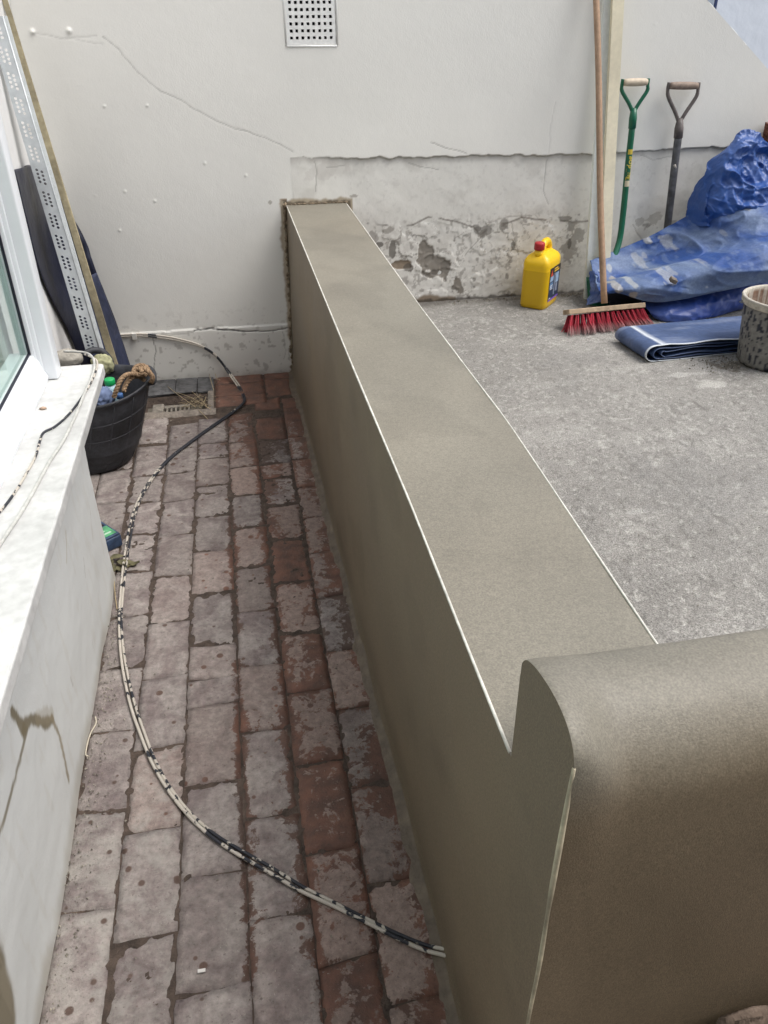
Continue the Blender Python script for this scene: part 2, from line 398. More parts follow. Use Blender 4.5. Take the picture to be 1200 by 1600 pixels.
# salt-damaged band z .29-.68: flaking, blotches
pe = np.where(low & (X > .49), 1, 0)*sstep(.70, .60, Zg+wig*1.5)*sstep(1.75, 1.3, X)
fl = fbm(X*13+wig*40, Zg*13, 23, 5)
blend(pe*.16, (.50, .48, .45))
blend(pe*sstep(.50, .62, fbm(X*26, Zg*26, 24, 5))*sstep(.35, .6, fbm(X*4, Zg*4, 27, 3))*.32, (.42, .40, .37))
blend(pe*sstep(.62, .68, fbm(X*55, Zg*55, 25, 4))*.5, (.20, .18, .16))
contour = np.abs(fl-.52); blend(pe*sstep(.012, .003, contour)*sstep(.45, .6, fbm(X*5, Zg*5, 29, 3))*.6, (.15, .135, .12))
contour2 = np.abs(fbm(X*8, Zg*8, 33, 5)-.5); blend(pe*sstep(.008, .002, contour2)*.55, (.18, .16, .14))
depth += pe*.0022*(fl > .52)+pe*(fbm(X*40, Zg*40, 26, 3)-.5)*.003
# upper boundary of the damaged band
band_top = [w2(*q) for q in [(575, 350), (610, 352), (645, 352), (670, 340), (690, 342), (740, 356), (752, 368), (772, 352), (790, 350), (815, 342), (850, 345), (905, 348), (925, 345)]]
bt = segdist(X+wig*.5, Zg+wig*.5, band_top); blend(sstep(.006, .002, bt)*.75*sstep(.35, .5, fbm(X*18, Zg*18, 37, 3)), (.17, .15, .13))
def blob(px, py, rx, ry, c, a=1.0, rag=.35, dep=0.0):
    global depth
    x0, z0 = w2(px, py); s = .00284
    q = np.hypot((X-x0)/(rx*s), (Zg-z0)/(ry*s))+(fbm(X*30, Zg*30, 41+int(px) % 7, 4)-.5)*rag*4
    k = sstep(1.06, .96, q); blend(k*a, c); depth += k*dep
GREY = (.255, .235, .205); TAN = (.27, .22, .165); DK = (.11, .10, .085)
blob(665, 400, 14, 20, GREY, 1, .3, .004); blob(683, 418, 20, 17, GREY, 1, .3, .004); blob(695, 425, 8, 14, GREY, 1, .3, .004); blob(676, 430, 14, 8, GREY, 1, .3, .004)
blob(628, 415, 17, 7, TAN, 1, .3, .004); blob(640, 420, 7, 6, DK, .8); blob(614, 392, 5, 12, DK, .8); blob(594, 383, 6, 4, DK, .8); blob(606, 362, 10, 6, (.3, .28, .25), .7, .5)
blob(585, 372, 10, 8, (.28, .26, .24), .7, .6); blob(716, 449, 8, 12, GREY, 1, .4)
blob(756, 362, 16, 6, DK, .6, .7); blob(745, 355, 6, 5, DK, .6, .6); blob(789, 352, 7, 7, DK, .6, .6); blob(803, 385, 3, 6, DK, .7, .4); blob(742, 438, 3, 3, DK, .6); blob(741, 450, 3, 3, DK, .6)
blob(895, 380, 14, 26, (.30, .285, .26), .75, .6); blob(891, 382, 3, 8, DK, .7, .3); blob(885, 342, 12, 4, DK, .6, .5); blob(840, 395, 3, 5, DK, .5); blob(793, 433, 3, 5, DK, .6)
blob(1015, 345, 26, 8, (.34, .32, .29), .6, .7); blob(1010, 352, 8, 3, DK, .5, .6); blob(1060, 350, 14, 6, (.36, .33, .30), .6, .6)
blob(552, 307, 7, 2, (.25, .22, .18), .6, .3); blob(505, 265, 26, 12, (.52, .49, .46), .3, .8); blob(422, 316, 3, 4, (.3, .27, .22), .6, .2)
# tan slurry along the yard and dirt line
zj = HC+.012
blend(sstep(.045, .030, Zg-HC+(fbm(X*16, X*0, 55, 3)-.5)*.05+(X-.5)*.035)*np.where((X > .47) & (X < 1.0), 1, 0), TAN)
blend(np.where(X > .49, 1, 0)*sstep(.016, .004, Zg-HC+(fbm(X*40, Zg*0, 56, 3)-.5)*.02)*.8, (.07, .06, .05))
# cracks
def crack(pts, c=(.30, .29, .27), w=.0030, a=.8, dep=.0007, noise_=.012):
    global depth
    pp = [w2(*q) for q in pts]
    d_ = segdist(X+(fbm(X*20, Zg*20, 61, 3)-.5)*noise_, Zg+(fbm(X*20, Zg*20, 62, 3)-.5)*noise_, pp)
    k = sstep(w, w*.3, d_); blend(k*a, c); depth += k*dep
crack([(160, 58), (185, 78), (215, 112), (250, 143), (285, 158), (300, 168), (340, 190), (385, 206), (430, 222), (458, 237)], a=.5)
crack([(52, 53), (100, 60), (150, 55)], a=.25); crack([(110, 60), (160, 70)], a=.2)
crack([(672, 222), (700, 232), (728, 240)], a=.6); crack([(491, 252), (495, 270), (494, 300)], a=.6)
crack([(855, 250), (853, 275), (850, 300), (858, 320)], a=.55); crack([(868, 160), (860, 200), (857, 240)], a=.18)
crack([(1002, 243), (1020, 250), (1045, 246), (1060, 243)], a=.5); crack([(640, 255), (665, 263), (685, 265)], a=.55); crack([(540, 258), (510, 262)], a=.5)
crack([(240, 527), (242, 550), (240, 585)], c=(.12, .11, .1), a=.75); crack([(443, 518), (446, 548), (444, 560)], c=(.12, .11, .1), a=.4)
crack([(303, 517), (330, 514), (370, 517), (400, 518)], c=(.05, .05, .05), w=.0042, a=.9, dep=.004)
crack([(400, 518), (430, 516), (450, 512)], c=(.07, .06, .06), w=.0034, a=.85, dep=.004)
crack([(250, 526), (303, 518)], a=.35); crack([(800, 346), (805, 370), (812, 398)], c=(.2, .18, .16), a=.6); crack([(757, 366), (740, 385), (728, 400)], c=(.2, .18, .16), a=.6)
crack([(760, 350), (800, 338), (838, 337), (850, 350)], c=(.25, .22, .2), a=.5); crack([(1005, 395), (1004, 375), (990, 352)], c=(.2, .18, .16), a=.5)
blend(sstep(.004, .0015, np.abs(lz-Zg))*np.where(X > .47, .5, .2)*(X > .262), (.16, .145, .13))
# passage foot: grime
blend(np.where(X < .215, 1, 0)*sstep(.05, 0, Zg)*.5*fbm(X*30, Zg*30, 71, 3)*1.5, (.2, .18, .15))
blend(np.where(X < .215, 1, 0)*sstep(.26, .05, Zg)*.22, (.45, .42, .38))
blend(np.where(X < .215, 1, 0)*sstep(.66, .72, fbm(X*45, Zg*45, 73, 3))*sstep(.4, .1, Zg)*.5, (.28, .26, .23))
# mortar-stained ragged strip against the new low wall
q = .236-X
blend(((X < .24) & (Zg < .775))*sstep(.038, .026, q+(fbm(X*0+3, Zg*22, 81, 4)-.5)*.03), (.40, .33, .25))
blend(((X < .24) & (Zg < .77))*sstep(.020, .012, q+(fbm(X*0+9, Zg*35, 83, 4)-.5)*.03), (.15, .12, .085))
blend(((X > .21) & (X < .52))*sstep(.026, .014, Zg-TOP+(fbm(X*30, X*0, 84, 4)-.5)*.025), (.42, .36, .27))
blend(((X > .22) & (X < .51))*sstep(.014, .006, Zg-TOP+(fbm(X*40, X*0, 85, 4)-.5)*.02), (.17, .14, .10))
for (px, py) in [(51, 50), (108, 48), (187, 360), (163, 166), (230, 165), (384, 274), (320, 255), (242, 314), (195, 299)]:
    x0, z0 = w2(px, py); s = 6 if py < 60 else 3
    k = np.exp(-((X-x0)**2+(Zg-z0)**2)/(2*(.0009*s)**2)); depth -= k*.004*s/3
for i in range(4):
    x0, z0 = RNG.uniform(-.7, 2.4), RNG.uniform(.3, 1.65); k = np.exp(-((X-x0)**2+(Zg-z0)**2)/(2*.003**2)); 
    if i % 2: blend(k*.35, (.4, .38, .35))
    depth -= k*.0010
slope_top = 1.474-(X-2.009)*.74
AB = (.281, .470, 1.335, 1.68)      # air brick opening
Xc, Zc = (X[:-1, :-1]+X[1:, 1:])/2, (Zg[:-1, :-1]+Zg[1:, 1:])/2
keep = ~((Xc > AB[0]) & (Xc < AB[1]) & (Zc > AB[2]) & (Zc < AB[3]))
zt = np.minimum(Zg, np.maximum(slope_top, 1.0)+.0)
P = np.stack([X, D+depth, zt], -1)
keep &= (Zg[:-1, :-1] < np.maximum(slope_top, 1.0)[:-1, :-1])
m_white = mat('white_masonry_paint', (1, 1, 1), .75, .3, attr=True, n=[(2.0, 3, .97, 1.02)], bump=[(35, .0005, 'n'), (160, .0004, 'n')])
m_whitep = mat('white_masonry', (.765, .775, .745), .75, .3, n=[(3, 4, .97, 1.02)], bump=[(35, .0009, 'n')])
grid('plaster_face', P, m_white, back, cols=col, keep=keep)
def xt(z): return 2.009+(1.474-z)/.74
b_ = D+.012
core = [(-.9, -.1), (4.6, -.1), (4.6, 1.0), (xt(1.0), 1.0), (xt(1.69), 1.69), (.49, 1.69), (.49, 1.69)]
bm = bmesh.new()
pf = [(-.9, -.1), (4.6, -.1), (4.6, .997), (xt(1.0)+.0, .997), (xt(2.6), 2.597), (-.9, 2.597)]
# core behind the plaster face (starts behind the recesses), upper part flush above the frame
def slab(poly, y0, y1, name, m, par):
    n = len(poly); bm = bmesh.new(); A = [bm.verts.new((p[0], y0, p[1])) for p in poly]; B = [bm.verts.new((p[0], y1, p[1])) for p in poly]
    bm.faces.new(A); bm.faces.new(B[::-1])
    for i in range(n): bm.faces.new((A[i], B[i], B[(i+1) % n], A[(i+1) % n]))
    return bm_obj(name, bm, m, par)
slab(pf, D+.022, D+.22, 'core', m_whitep, back)
slab([(-.9, 1.698), (xt(1.698), 1.698), (xt(2.6), 2.6), (-.9, 2.6)], D, D+.0215, 'upper_plaster', m_whitep, back)
slab([(2.655, -.02), (4.6, -.02), (4.6, 1.0), (2.655, 1.0)], D+.001, D+.0215, 'side_plaster', m_whitep, back)
# coping edge: thin worn mortar along the sloping top
n = 60; P = np.zeros((n, 4, 3))
for i in range(n):
    t = i/(n-1); z = 1.9+(1.0-1.9)*t; x = xt(z); jz = .004*(vn(t*40, 0, 2)-.5)
    for k, (oy, oz) in enumerate([(.0012, -.002), (.002, .0008), (.11, .003), (.222, .0)]): P[i, k] = (x+oz*.45, D+oy, z+oz+jz)
grid('coping_mortar', P, m_whitep, back)

# air brick
air = empty('air_brick', ((AB[0]+AB[1])/2, D, AB[2]), 'square-holed white painted air brick set high in the white wall', 'air brick')
m_air = mat('painted_terracotta', (.83, .84, .82), .6, .4, n=[(60, 4, .88, 1.05)], bump=[(120, .001, 'n')])
m_dark = mat('dark_cavity', (.01, .01, .014), .9, .1)
px_ = 9.15*.00283; x0 = AB[0]; nc, nr = 8, 13; pw = (AB[1]-AB[0]-.014)/nc; ph = .0232
us = [0]; hw = .0112
xe = [AB[0]]
for i in range(nc): c0 = AB[0]+.007+pw*(i+.5); xe += [c0-hw/2, c0+hw/2]
xe.append(AB[1]); ze = [AB[2]]
for j in range(nr):
    c0 = AB[2]+.014+ph*(j+.5)-.002
    if c0+hw/2 < AB[3]-.006: ze += [c0-.0050, c0+.0050]
ze.append(AB[3]); V = []; F = []
yf, yb = D-.001, D+.02
for zi, z in enumerate(ze):
    for xi, x in enumerate(xe):
        jx, jz = random.uniform(-.0008, .0008), random.uniform(-.0008, .0008)
        V.append((x+jx, yf, z+jz)); V.append((x+jx, yb, z+jz))
nx = len(xe)
def vi(i, j, k): return (j*nx+i)*2+k
for j in range(len(ze)-1):
    for i in range(nx-1):
        if i % 2 == 1 and j % 2 == 1:
            for (a, b) in (((i, j), (i+1, j)), ((i+1, j), (i+1, j+1)), ((i+1, j+1), (i, j+1)), ((i, j+1), (i, j))):
                F.append((vi(*a, 0), vi(*b, 0), vi(*b, 1), vi(*a, 1)))
        else: F.append((vi(i, j, 0), vi(i+1, j, 0), vi(i+1, j+1, 0), vi(i, j+1, 0)))
mesh('grille', V, F, m_air, air, smooth=False)
mesh('cavity', [(AB[0], yb+.0015, AB[2]), (AB[1], yb+.0015, AB[2]), (AB[1], yb+.0015, AB[3]), (AB[0], yb+.0015, AB[3])], [(0, 1, 2, 3)], m_dark, air)
bm = bmesh.new()
V, F = merge([tube_data([(AB[0]-.004, D-.001, AB[2]-.004), (AB[1]+.004, D-.001, AB[2]-.005)], .0035, 6), tube_data([(AB[0]-.005, D, AB[2]-.004), (AB[0]-.005, D, 1.69)], .0038, 6), tube_data([(AB[1]+.006, D, AB[2]-.004), (AB[1]+.006, D, 1.69)], .0038, 6)])
mesh('mortar_bead', V, F, m_air, air)

# ================================================================== NEW RENDERED LOW WALL
wall = empty('rendered_wall', (XL, .43, 0), 'freshly rendered olive brown low wall with white corner beads and a raised rounded end', 'wall')
def render_material():
    m = mat('fresh_sand_cement_render', (1, 1, 1), .56, .5, attr=True, n=[(3.2, 4, .90, 1.10), (420, 2, .80, 1.18), (150, 2, .93, 1.07)], bump=[(560, .0004, 'n'), (14, .0006, 'n')], rvar=.05)
    return m
m_render = render_material()
RC = np.array([.186, .147, .101])
def rcol(P, dry=0.0):  # second argument blends the base brown towards a paler, greyer tone
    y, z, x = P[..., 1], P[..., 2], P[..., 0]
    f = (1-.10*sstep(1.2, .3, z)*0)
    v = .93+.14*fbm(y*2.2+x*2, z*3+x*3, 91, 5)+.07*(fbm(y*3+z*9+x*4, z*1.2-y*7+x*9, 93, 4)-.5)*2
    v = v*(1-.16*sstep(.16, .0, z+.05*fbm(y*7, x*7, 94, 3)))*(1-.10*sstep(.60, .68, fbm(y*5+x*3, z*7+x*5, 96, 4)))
    c = (RC*(1-dry)+np.array([.208, .193, .160])*dry)*v[..., None]      # the level faces take a paler, greyer tone
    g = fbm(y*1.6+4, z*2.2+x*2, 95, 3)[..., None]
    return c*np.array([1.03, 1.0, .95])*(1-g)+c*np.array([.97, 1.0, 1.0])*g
def lx(y, z):  # left face plan, bows a little, slightly battered
    xb = np.interp(y, [-.0, .45, .67, 1.07, 1.40, 1.97, 3.0, 3.6], [.243, .243, .2435, .244, .236, .233, .222, .214])
    xt_ = np.interp(y, [.0, .45, .55, .7, 1.1, 1.7, 3.6], [.241, .2405, .2405, .2405, .243, .239, .234])
    return xb+(xt_-xb)*np.clip(z/TOP, 0, 1)
ys = np.linspace(.5605, 3.569, 260); zs = np.linspace(-.02, TOP, 60)
Yg, Zg2 = np.meshgrid(ys, zs, indexing='ij')
P = np.stack([lx(Yg, Zg2)+.0012*(fbm(Yg*6, Zg2*6, 97, 3)-.5)*2, Yg, Zg2], -1)
# foot of the wall flares into the paving
P[..., 0] -= .012*np.exp(-np.maximum(Zg2, 0)/.014)*(.6+.8*vn(Yg*9, 0, 99))
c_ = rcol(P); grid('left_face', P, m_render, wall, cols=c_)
xs_ = np.linspace(0, 1, 20); Ug, Yg = np.meshgrid(xs_, ys, indexing='ij')
xR = np.interp(Yg, [.5, .7, 1.35, 2.1, 3.6], [.482, .482, .498, .489, .490])
P = np.stack([lx(Yg, TOP)*(1-Ug)+xR*Ug, Yg, TOP+.0010*(fbm(Yg*5, Ug*2, 101, 3)-.5)*2], -1)
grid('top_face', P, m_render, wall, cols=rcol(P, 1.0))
zs = np.linspace(HC-.03, TOP, 20); Yg, Zg2 = np.meshgrid(ys, zs, indexing='ij')
P = np.stack([np.interp(Yg, [.5, .7, 1.35, 2.1, 3.6], [.482, .482, .498, .489, .490]), Yg, Zg2], -1)
grid('right_face', P, m_render, wall, cols=rcol(P))
# raised rounded end (return) wall
profA = [(.560, .300), (.560, .60), (.560, .80), (.5600, .876), (.5580, .890), (.549, .901), (.536, .908), (.520, .914), (.493, .920), (.468, .921), (.448, .917), (.435, .909), (.427, .898), (.4235, .880), (.423, .855), (.4235, .82), (.424, .76), (.424, .6), (.424, .4), (.425, .2), (.427, .03), (.430, -.02)]
profB = [(.560, .300), (.560, .60), (.560, .80), (.5600, .872), (.5580, .887), (.551, .896), (.539, .901), (.520, .902), (.500, .898), (.480, .889), (.462, .875), (.448, .859), (.439, .842), (.433, .822), (.430, .79), (.428, .74), (.427, .66), (.427, .5), (.427, .35), (.428, .2), (.430, .03), (.434, -.02)]
pa = np.array(catmull([np.array(p) for p in profA], 4)); pb = np.array(catmull([np.array(p) for p in profB], 4))
nx = 150; xv = np.concatenate([XL+.0022+.0008*np.arange(5), np.linspace(XL+.007, 1.75, nx)])
P = np.zeros((len(xv), len(pa), 3))
for i, x in enumerate(xv):
    t = float(sstep(XL+.003, XL+.07, x)); pr = pa*(1-t)+pb*t
    P[i, :, 0] = x; P[i, :, 1:] = pr
P[0, :, 0] = lx(P[0, :, 1], np.minimum(P[0, :, 2], TOP))+.0012*(fbm(P[0, :, 1]*6, P[0, :, 2]*6, 97, 3)-.5)*2; ed = np.exp(-(P[..., 0]-XL)/.0015)
P[1:, :, 1] += (.0014*(fbm(P[..., 0]*8, P[..., 2]*8, 103, 4)-.5)*2)[1:]*np.clip((P[1:, :, 0]-XL)/.02, 0, 1); P[..., 2] += .0004*(fbm(P[..., 0]*30, P[..., 1]*30, 105, 3)-.5)*2
P[..., 2] -= ed*.0008
grid('return_wall', P, m_render, wall, cols=rcol(P, (sstep(.80, .905, P[..., 2]+.03*(fbm(P[..., 0]*9, P[..., 1]*9, 107, 3)-.5)))[..., None]))  # paler, greyer tone blends in with height towards the rounded top
# its end face (flush with the long wall)
def profile_top(y): return np.interp(y, pa[::-1, 0][np.argsort(pa[::-1, 0])], pa[::-1, 1][np.argsort(pa[::-1, 0])])
mask_ = pa[:, 1] > .80
order = np.argsort(pa[mask_][:, 0]); yt, zt_ = pa[mask_][order, 0], pa[mask_][order, 1]
yv = np.concatenate([np.linspace(.4235, .44, 12), np.linspace(.443, .5605, 40)])
upper = []
for y in yv:
    zz = pa[(pa[:, 1] > .78)]
    best = max([z0+(z1-z0)*((y-y0)/(y1-y0)) for (y0, z0), (y1, z1) in zip(zz[:-1], zz[1:]) if abs(y1-y0) > 1e-6 and (y-y0)*(y-y1) <= 0] or [.87])
    upper.append(best-.0006)
zfr = np.linspace(0, 1, 60)
P = np.zeros((len(yv), 60, 3))
for i, y in enumerate(yv):
    P[i, :, 1] = y; P[i, :, 2] = -.02+(upper[i]+.02)*zfr
P[..., 0] = lx(P[..., 1], np.minimum(P[..., 2], TOP))+.0012*(fbm(P[..., 1]*6, P[..., 2]*6, 97, 3)-.5)*2
P[..., 0] -= .012*np.exp(-np.maximum(P[..., 2], 0)/.014)*(.6+.8*vn(P[..., 1]*9, 0, 99))
grid('end_face', P, m_render, wall, cols=rcol(P))
m_bead = mat('white_plastic_bead', (.76, .74, .67), .5, .5, n=[(60, 4, .70, 1.08), (9, 3, .85, 1.05)])
m_beadd = mat('smeared_corner_bead', (.50, .45, .33), .55, .4, n=[(22, 4, .55, 1.25), (90, 3, .8, 1.1)])
yb_ = np.linspace(.566, 3.566, 60)
tube('corner_bead', [(float(lx(y, TOP))+.0005, y, TOP+.0002) for y in yb_], [.0017+.0007*vn(y*9, 0, 3) for y in yb_], m_bead, wall, 8)
tube('corner_bead', [(float(np.interp(y, [.5, .7, 1.35, 2.1, 3.6], [.482, .482, .498, .489, .490])), y, TOP+.0002) for y in yb_], [.0014+.0007*vn(y*9, 0, 5) for y in yb_], m_bead, wall, 8)
zc = np.linspace(.888, .0, 50)
tube('corner_bead', [(XL+.0005+.0006*math.sin(z*23)+.003*(1-z/.88)**2*.5, .4245+.0006*math.sin(z*31), z) for z in zc], [.0030*(0.55+.5*vn(z*18, 0, 4)) for z in zc], m_beadd, wall, 8)
# slurry skirt on the paving at the foot
n = 320; P = np.zeros((n, 8, 3)); yv = np.linspace(.40, 3.56, n)
for i, y in enumerate(yv):
    w = .012+.026*float(fbm(y*5, 0, 111, 4))+.004*float(vn(y*30, 0, 113))
    for k in range(8):
        s = k/7; P[i, k] = (float(lx(y, 0))-.004-w*(1-s), y, -.003+.0075*s**.6+.005*s**4+.0022*vn(y*40, s*5, 115))
m_slurry = mat('wet_slurry', (.135, .105, .075), .6, .5, n=[(30, 4, .7, 1.3)], bump=[(120, .003, 'n')])
grid('slurry_skirt', P, m_slurry, wall)
# ragged slurry lumps in the joint with the back wall
parts = []
for i in range(70):
    z = random.uniform(.02, .76); x = float(lx(3.56, z))-random.uniform(0, .012); r = random.uniform(.003, .007)
    parts.append(tube_data([(x, D-.004, z-r*1.5), (x-.002, D-.007, z), (x+.002, D-.003, z+r*1.8)], [r*.5, r, r*.4], 6))
for i in range(40):
    x = random.uniform(.235, .49); r = random.uniform(.002, .005)
    parts.append(tube_data([(x-r*1.6, D-.003, TOP+.002), (x, D-.006, TOP+.004), (x+r*1.6, D-.003, TOP+.002)], [r*.5, r, r*.4], 6))
V, F = merge(parts); mesh('slurry_lumps', V, F, mat('slurry_crust', (.24, .19, .13), .8, .3, n=[(80, 3, .6, 1.4)]), wall)

# ================================================================== RAISED CONCRETE YARD
xs = np.concatenate([np.arange(.485, 2.7, .007), np.linspace(2.72, 6, 30)]); ys = np.concatenate([np.arange(.55, 3.60, .007)])
X, Yg = np.meshgrid(xs, ys, indexing='ij')
Zy = HC+.004*(fbm(X*2, Yg*2, 121, 3)-.5)+.0030*(fbm(X*60, Yg*60, 123, 3)-.5)
cc = np.ones(X.shape+(3,))*np.array([.290, .281, .260])
n1 = fbm(X*2.2, Yg*2.2, 125, 5)[..., None]; cc *= (.80+.40*n1)
n2 = sstep(.5, .68, fbm(X*7, Yg*4, 127, 5))[..., None]*.18; cc = cc*(1-n2)+np.array([.20, .195, .185])*n2
n3 = sstep(.58, .72, fbm(X*3+5, Yg*11, 129, 4))[..., None]*.2; cc = cc*(1-n3)+np.array([.47, .46, .43])*n3
n4 = (sstep(.62, .70, fbm(X*70, Yg*50, 130, 3))*.35)[..., None]; cc = cc*(1-n4)+np.array([.12, .115, .105])*n4
n4 = (sstep(.64, .72, fbm(X*80, Yg*60, 140, 3))*.4)[..., None]; cc = cc*(1-n4)+np.array([.55, .54, .50])*n4
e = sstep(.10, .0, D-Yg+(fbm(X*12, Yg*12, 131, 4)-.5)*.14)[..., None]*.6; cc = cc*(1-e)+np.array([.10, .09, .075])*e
def yspot(px, py, rx, ry, c, a):
    global cc
    p = on_z(px, py, HC); q = np.hypot((X-p[0])/rx, (Yg-p[1])/ry)+(fbm(X*25, Yg*25, int(px), 4)-.5)*2.2
    k = (sstep(1.1, .6, q)*a)[..., None]; cc = cc*(1-k)+np.array(c)*k
yspot(1110, 600, .07, .035, (.55, .54, .5), .6); yspot(1075, 585, .10, .02, (.52, .51, .48), .5); yspot(1150, 572, .10, .05, (.10, .085, .06), .75)
yspot(935, 690, .02, .012, (.6, .58, .55), .5); yspot(980, 655, .03, .006, (.58, .57, .54), .6); yspot(1000, 800, .05, .008, (.5, .49, .47), .4)
yspot(890, 560, .2, .1, (.22, .215, .205), .35); yspot(1130, 760, .25, .2, (.22, .215, .205), .35); yspot(1085, 628, .008, .06, (.12, .11, .1), .5)
m_conc = mat('weathered_concrete', (1, 1, 1), .88, .25, attr=True, n=[(300, 3, .58, 1.38), (110, 3, .85, 1.14)], bump=[(210, .0055, 'n'), (480, .002, 'n')])
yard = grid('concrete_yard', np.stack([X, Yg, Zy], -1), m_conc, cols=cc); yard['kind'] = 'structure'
# debris line: moss crumbs and grit along the foot of the wall
parts = []
for i in range(420):
    x = random.choice([random.uniform(.95, 1.6), random.uniform(1.1, 2.3), random.uniform(1.5, 1.62)]); y = D-.008-abs(random.gauss(0, .022)); r = random.uniform(.0015, .0045)
    p = Vector((x, y, HC+r*.5)); parts.append(([p+Vector((r, 0, 0)), p+Vector((-r*.6, r, 0)), p+Vector((-r*.5, -r, 0)), p+Vector((0, 0, r*1.1))], [(0, 1, 3), (1, 2, 3), (2, 0, 3)]))
for i in range(2600):
    x, y = random.uniform(.52, 2.65), random.uniform(.6, 3.5); r = random.uniform(.0008, .0026); p = Vector((x, y, HC+r*.4)); a = random.random()*6; c, s = math.cos(a)*r, math.sin(a)*r
    parts.append(([p+Vector((c, s, 0)), p+Vector((-s, c, 0)), p+Vector((-c, -s, 0)), p+Vector((0, 0, r*.9))], [(0, 1, 3), (1, 2, 3), (2, 0, 3)]))
for i in range(160):
    x, y = random.gauss(1.80, .07), random.gauss(2.62, .05); r = random.uniform(.002, .005); p = Vector((x, y, HC+r*.4))
    parts.append(([p+Vector((r, 0, 0)), p+Vector((-r*.6, r, 0)), p+Vector((-r*.5, -r, 0)), p+Vector((0, 0, r*1.1))], [(0, 1, 3), (1, 2, 3), (2, 0, 3)]))
V, F = merge(parts); o = mesh('grit', V, F, mat('grit', (.16, .145, .12), .9, .2, n=[(90, 2, .4, 2.2)]), smooth=False); o['kind'] = 'stuff'
parts = []
for i in range(900):
    side = random.random()
    if side < .55: y = random.uniform(.5, 2.02); x = -.452+abs(random.gauss(0, .028))
    elif side < .8: x = random.uniform(-.44, -.16); y = random.uniform(3.19, 3.40)
    else: x = random.uniform(-.45, .2); y = random.uniform(.6, 3.5)
    r = random.uniform(.0012, .0038); z = .002 if not (-.45 < x < -.262 and y > 3.2) else -.095
    p = Vector((x, y, z+r*.4)); a = random.random()*6; c, s = math.cos(a)*r, math.sin(a)*r
    parts.append(([p+Vector((c, s, 0)), p+Vector((-s, c, 0)), p+Vector((-c, -s, 0)), p+Vector((0, 0, r*.9))], [(0, 1, 3), (1, 2, 3), (2, 0, 3)]))
V, F = merge(parts); o = mesh('mortar_crumbs', V, F, mat('mortar_crumbs', (.26, .24, .20), .9, .2, n=[(70, 2, .35, 1.5)]), smooth=False); o['kind'] = 'stuff'

# ================================================================== HOUSE WITH BAY WINDOW
house = empty('house', (-.7, 1.0, 0), 'white rendered house front with a projecting bay window and broad white sill', 'house')
BX = -.458; BY = 2.045; SZ = .620; SX = -.390; SY = 2.20
ys = np.arange(-.9, BY+.002, .005); zs = np.arange(-.02, SZ-.03, .005)
Yg, Zg2 = np.meshgrid(ys, zs, indexing='ij')
cb = np.ones(Yg.shape+(3,))*np.array([.60, .62, .615])*(.94+.10*fbm(Yg*4, Zg2*4, 151, 4))[..., None]
db = -.004*(fbm(Yg*4, Zg2*4, 152, 4)-.5)*2-.0015*(fbm(Yg*30, Zg2*30, 153, 3)-.5)
def bstain(pts, w, c, a, rag=.02, wf=None):
    global cb
    pp = [(on_x(px, py, BX)[1], on_x(px, py, BX)[2]) for px, py in pts]
    d_ = segdist(Yg+(fbm(Yg*25, Zg2*25, 155, 4)-.5)*rag, Zg2+(fbm(Yg*25, Zg2*25, 156, 4)-.5)*rag, pp)
    k = (sstep(w, w*.6, d_)*a)[..., None]; cb = cb*(1-k)+np.array(c)*k
BR = (.17, .145, .095)
bstain([(18, 1108), (25, 1120), (38, 1138)], .013, BR, .95, .02); bstain([(38, 1138), (55, 1122), (70, 1128), (80, 1122)], .014, BR, .95, .025)
bstain([(80, 1120), (92, 1145), (100, 1180), (108, 1218)], .009, (.24, .20, .13), .8, .008); bstain([(42, 1140), (30, 1190), (15, 1250), (0, 1300), (-20, 1360)], .0065, BR, .85, .006)
bstain([(60, 1118), (80, 1112)], .02, (.3, .26, .18), .4, .03)
bstain([(-10, 1520), (0, 1560), (10, 1600)], .05, BR, .95, .02)
bstain([(102, 830), (103, 880)], .004, (.4, .36, .28), .6, .004); bstain([(130, 870), (133, 900)], .003, (.3, .28, .25), .5, .01); bstain([(110, 1060), (114, 1070)], .004, (.3, .28, .25), .5, .01)
bstain([(142, 790), (146, 850)], .003, (.35, .32, .28), .4, .01)
k = (sstep(.05, 0, Zg2+(fbm(Yg*12, Zg2*8, 157, 4)-.5)*.05)*.55)[..., None]; cb = cb*(1-k)+np.array([.30, .27, .22])*k
k = (sstep(.62, .7, fbm(Yg*40, Zg2*12, 159, 4))*.13)[..., None]; cb = cb*(1-k)+np.array([.42, .38, .30])*k
k = (sstep(.9, .3, Yg+Zg2*.4)*.45)[..., None]*fbm(Yg*6, Zg2*6, 160, 4)[..., None]; cb = cb*(1-k)+np.array([.40, .36, .27])*k
foot = .012*vn(Yg*7, 0, 5)*np.exp(-np.maximum(Zg2, 0)/.03)
grid('bay_wall', np.stack([BX-db+foot*.6, Yg, Zg2], -1), m_white, house, cols=cb)
m_wwall = mat('white_house_wall', (.72, .72, .71), .75, .3, n=[(3, 4, .93, 1.04)], bump=[(35, .0022, 'n')])
box('bay_end', (-.70, BY-.10, -.02), (BX-.008, BY-.002, SZ-.031), m_wwall, house, .004)
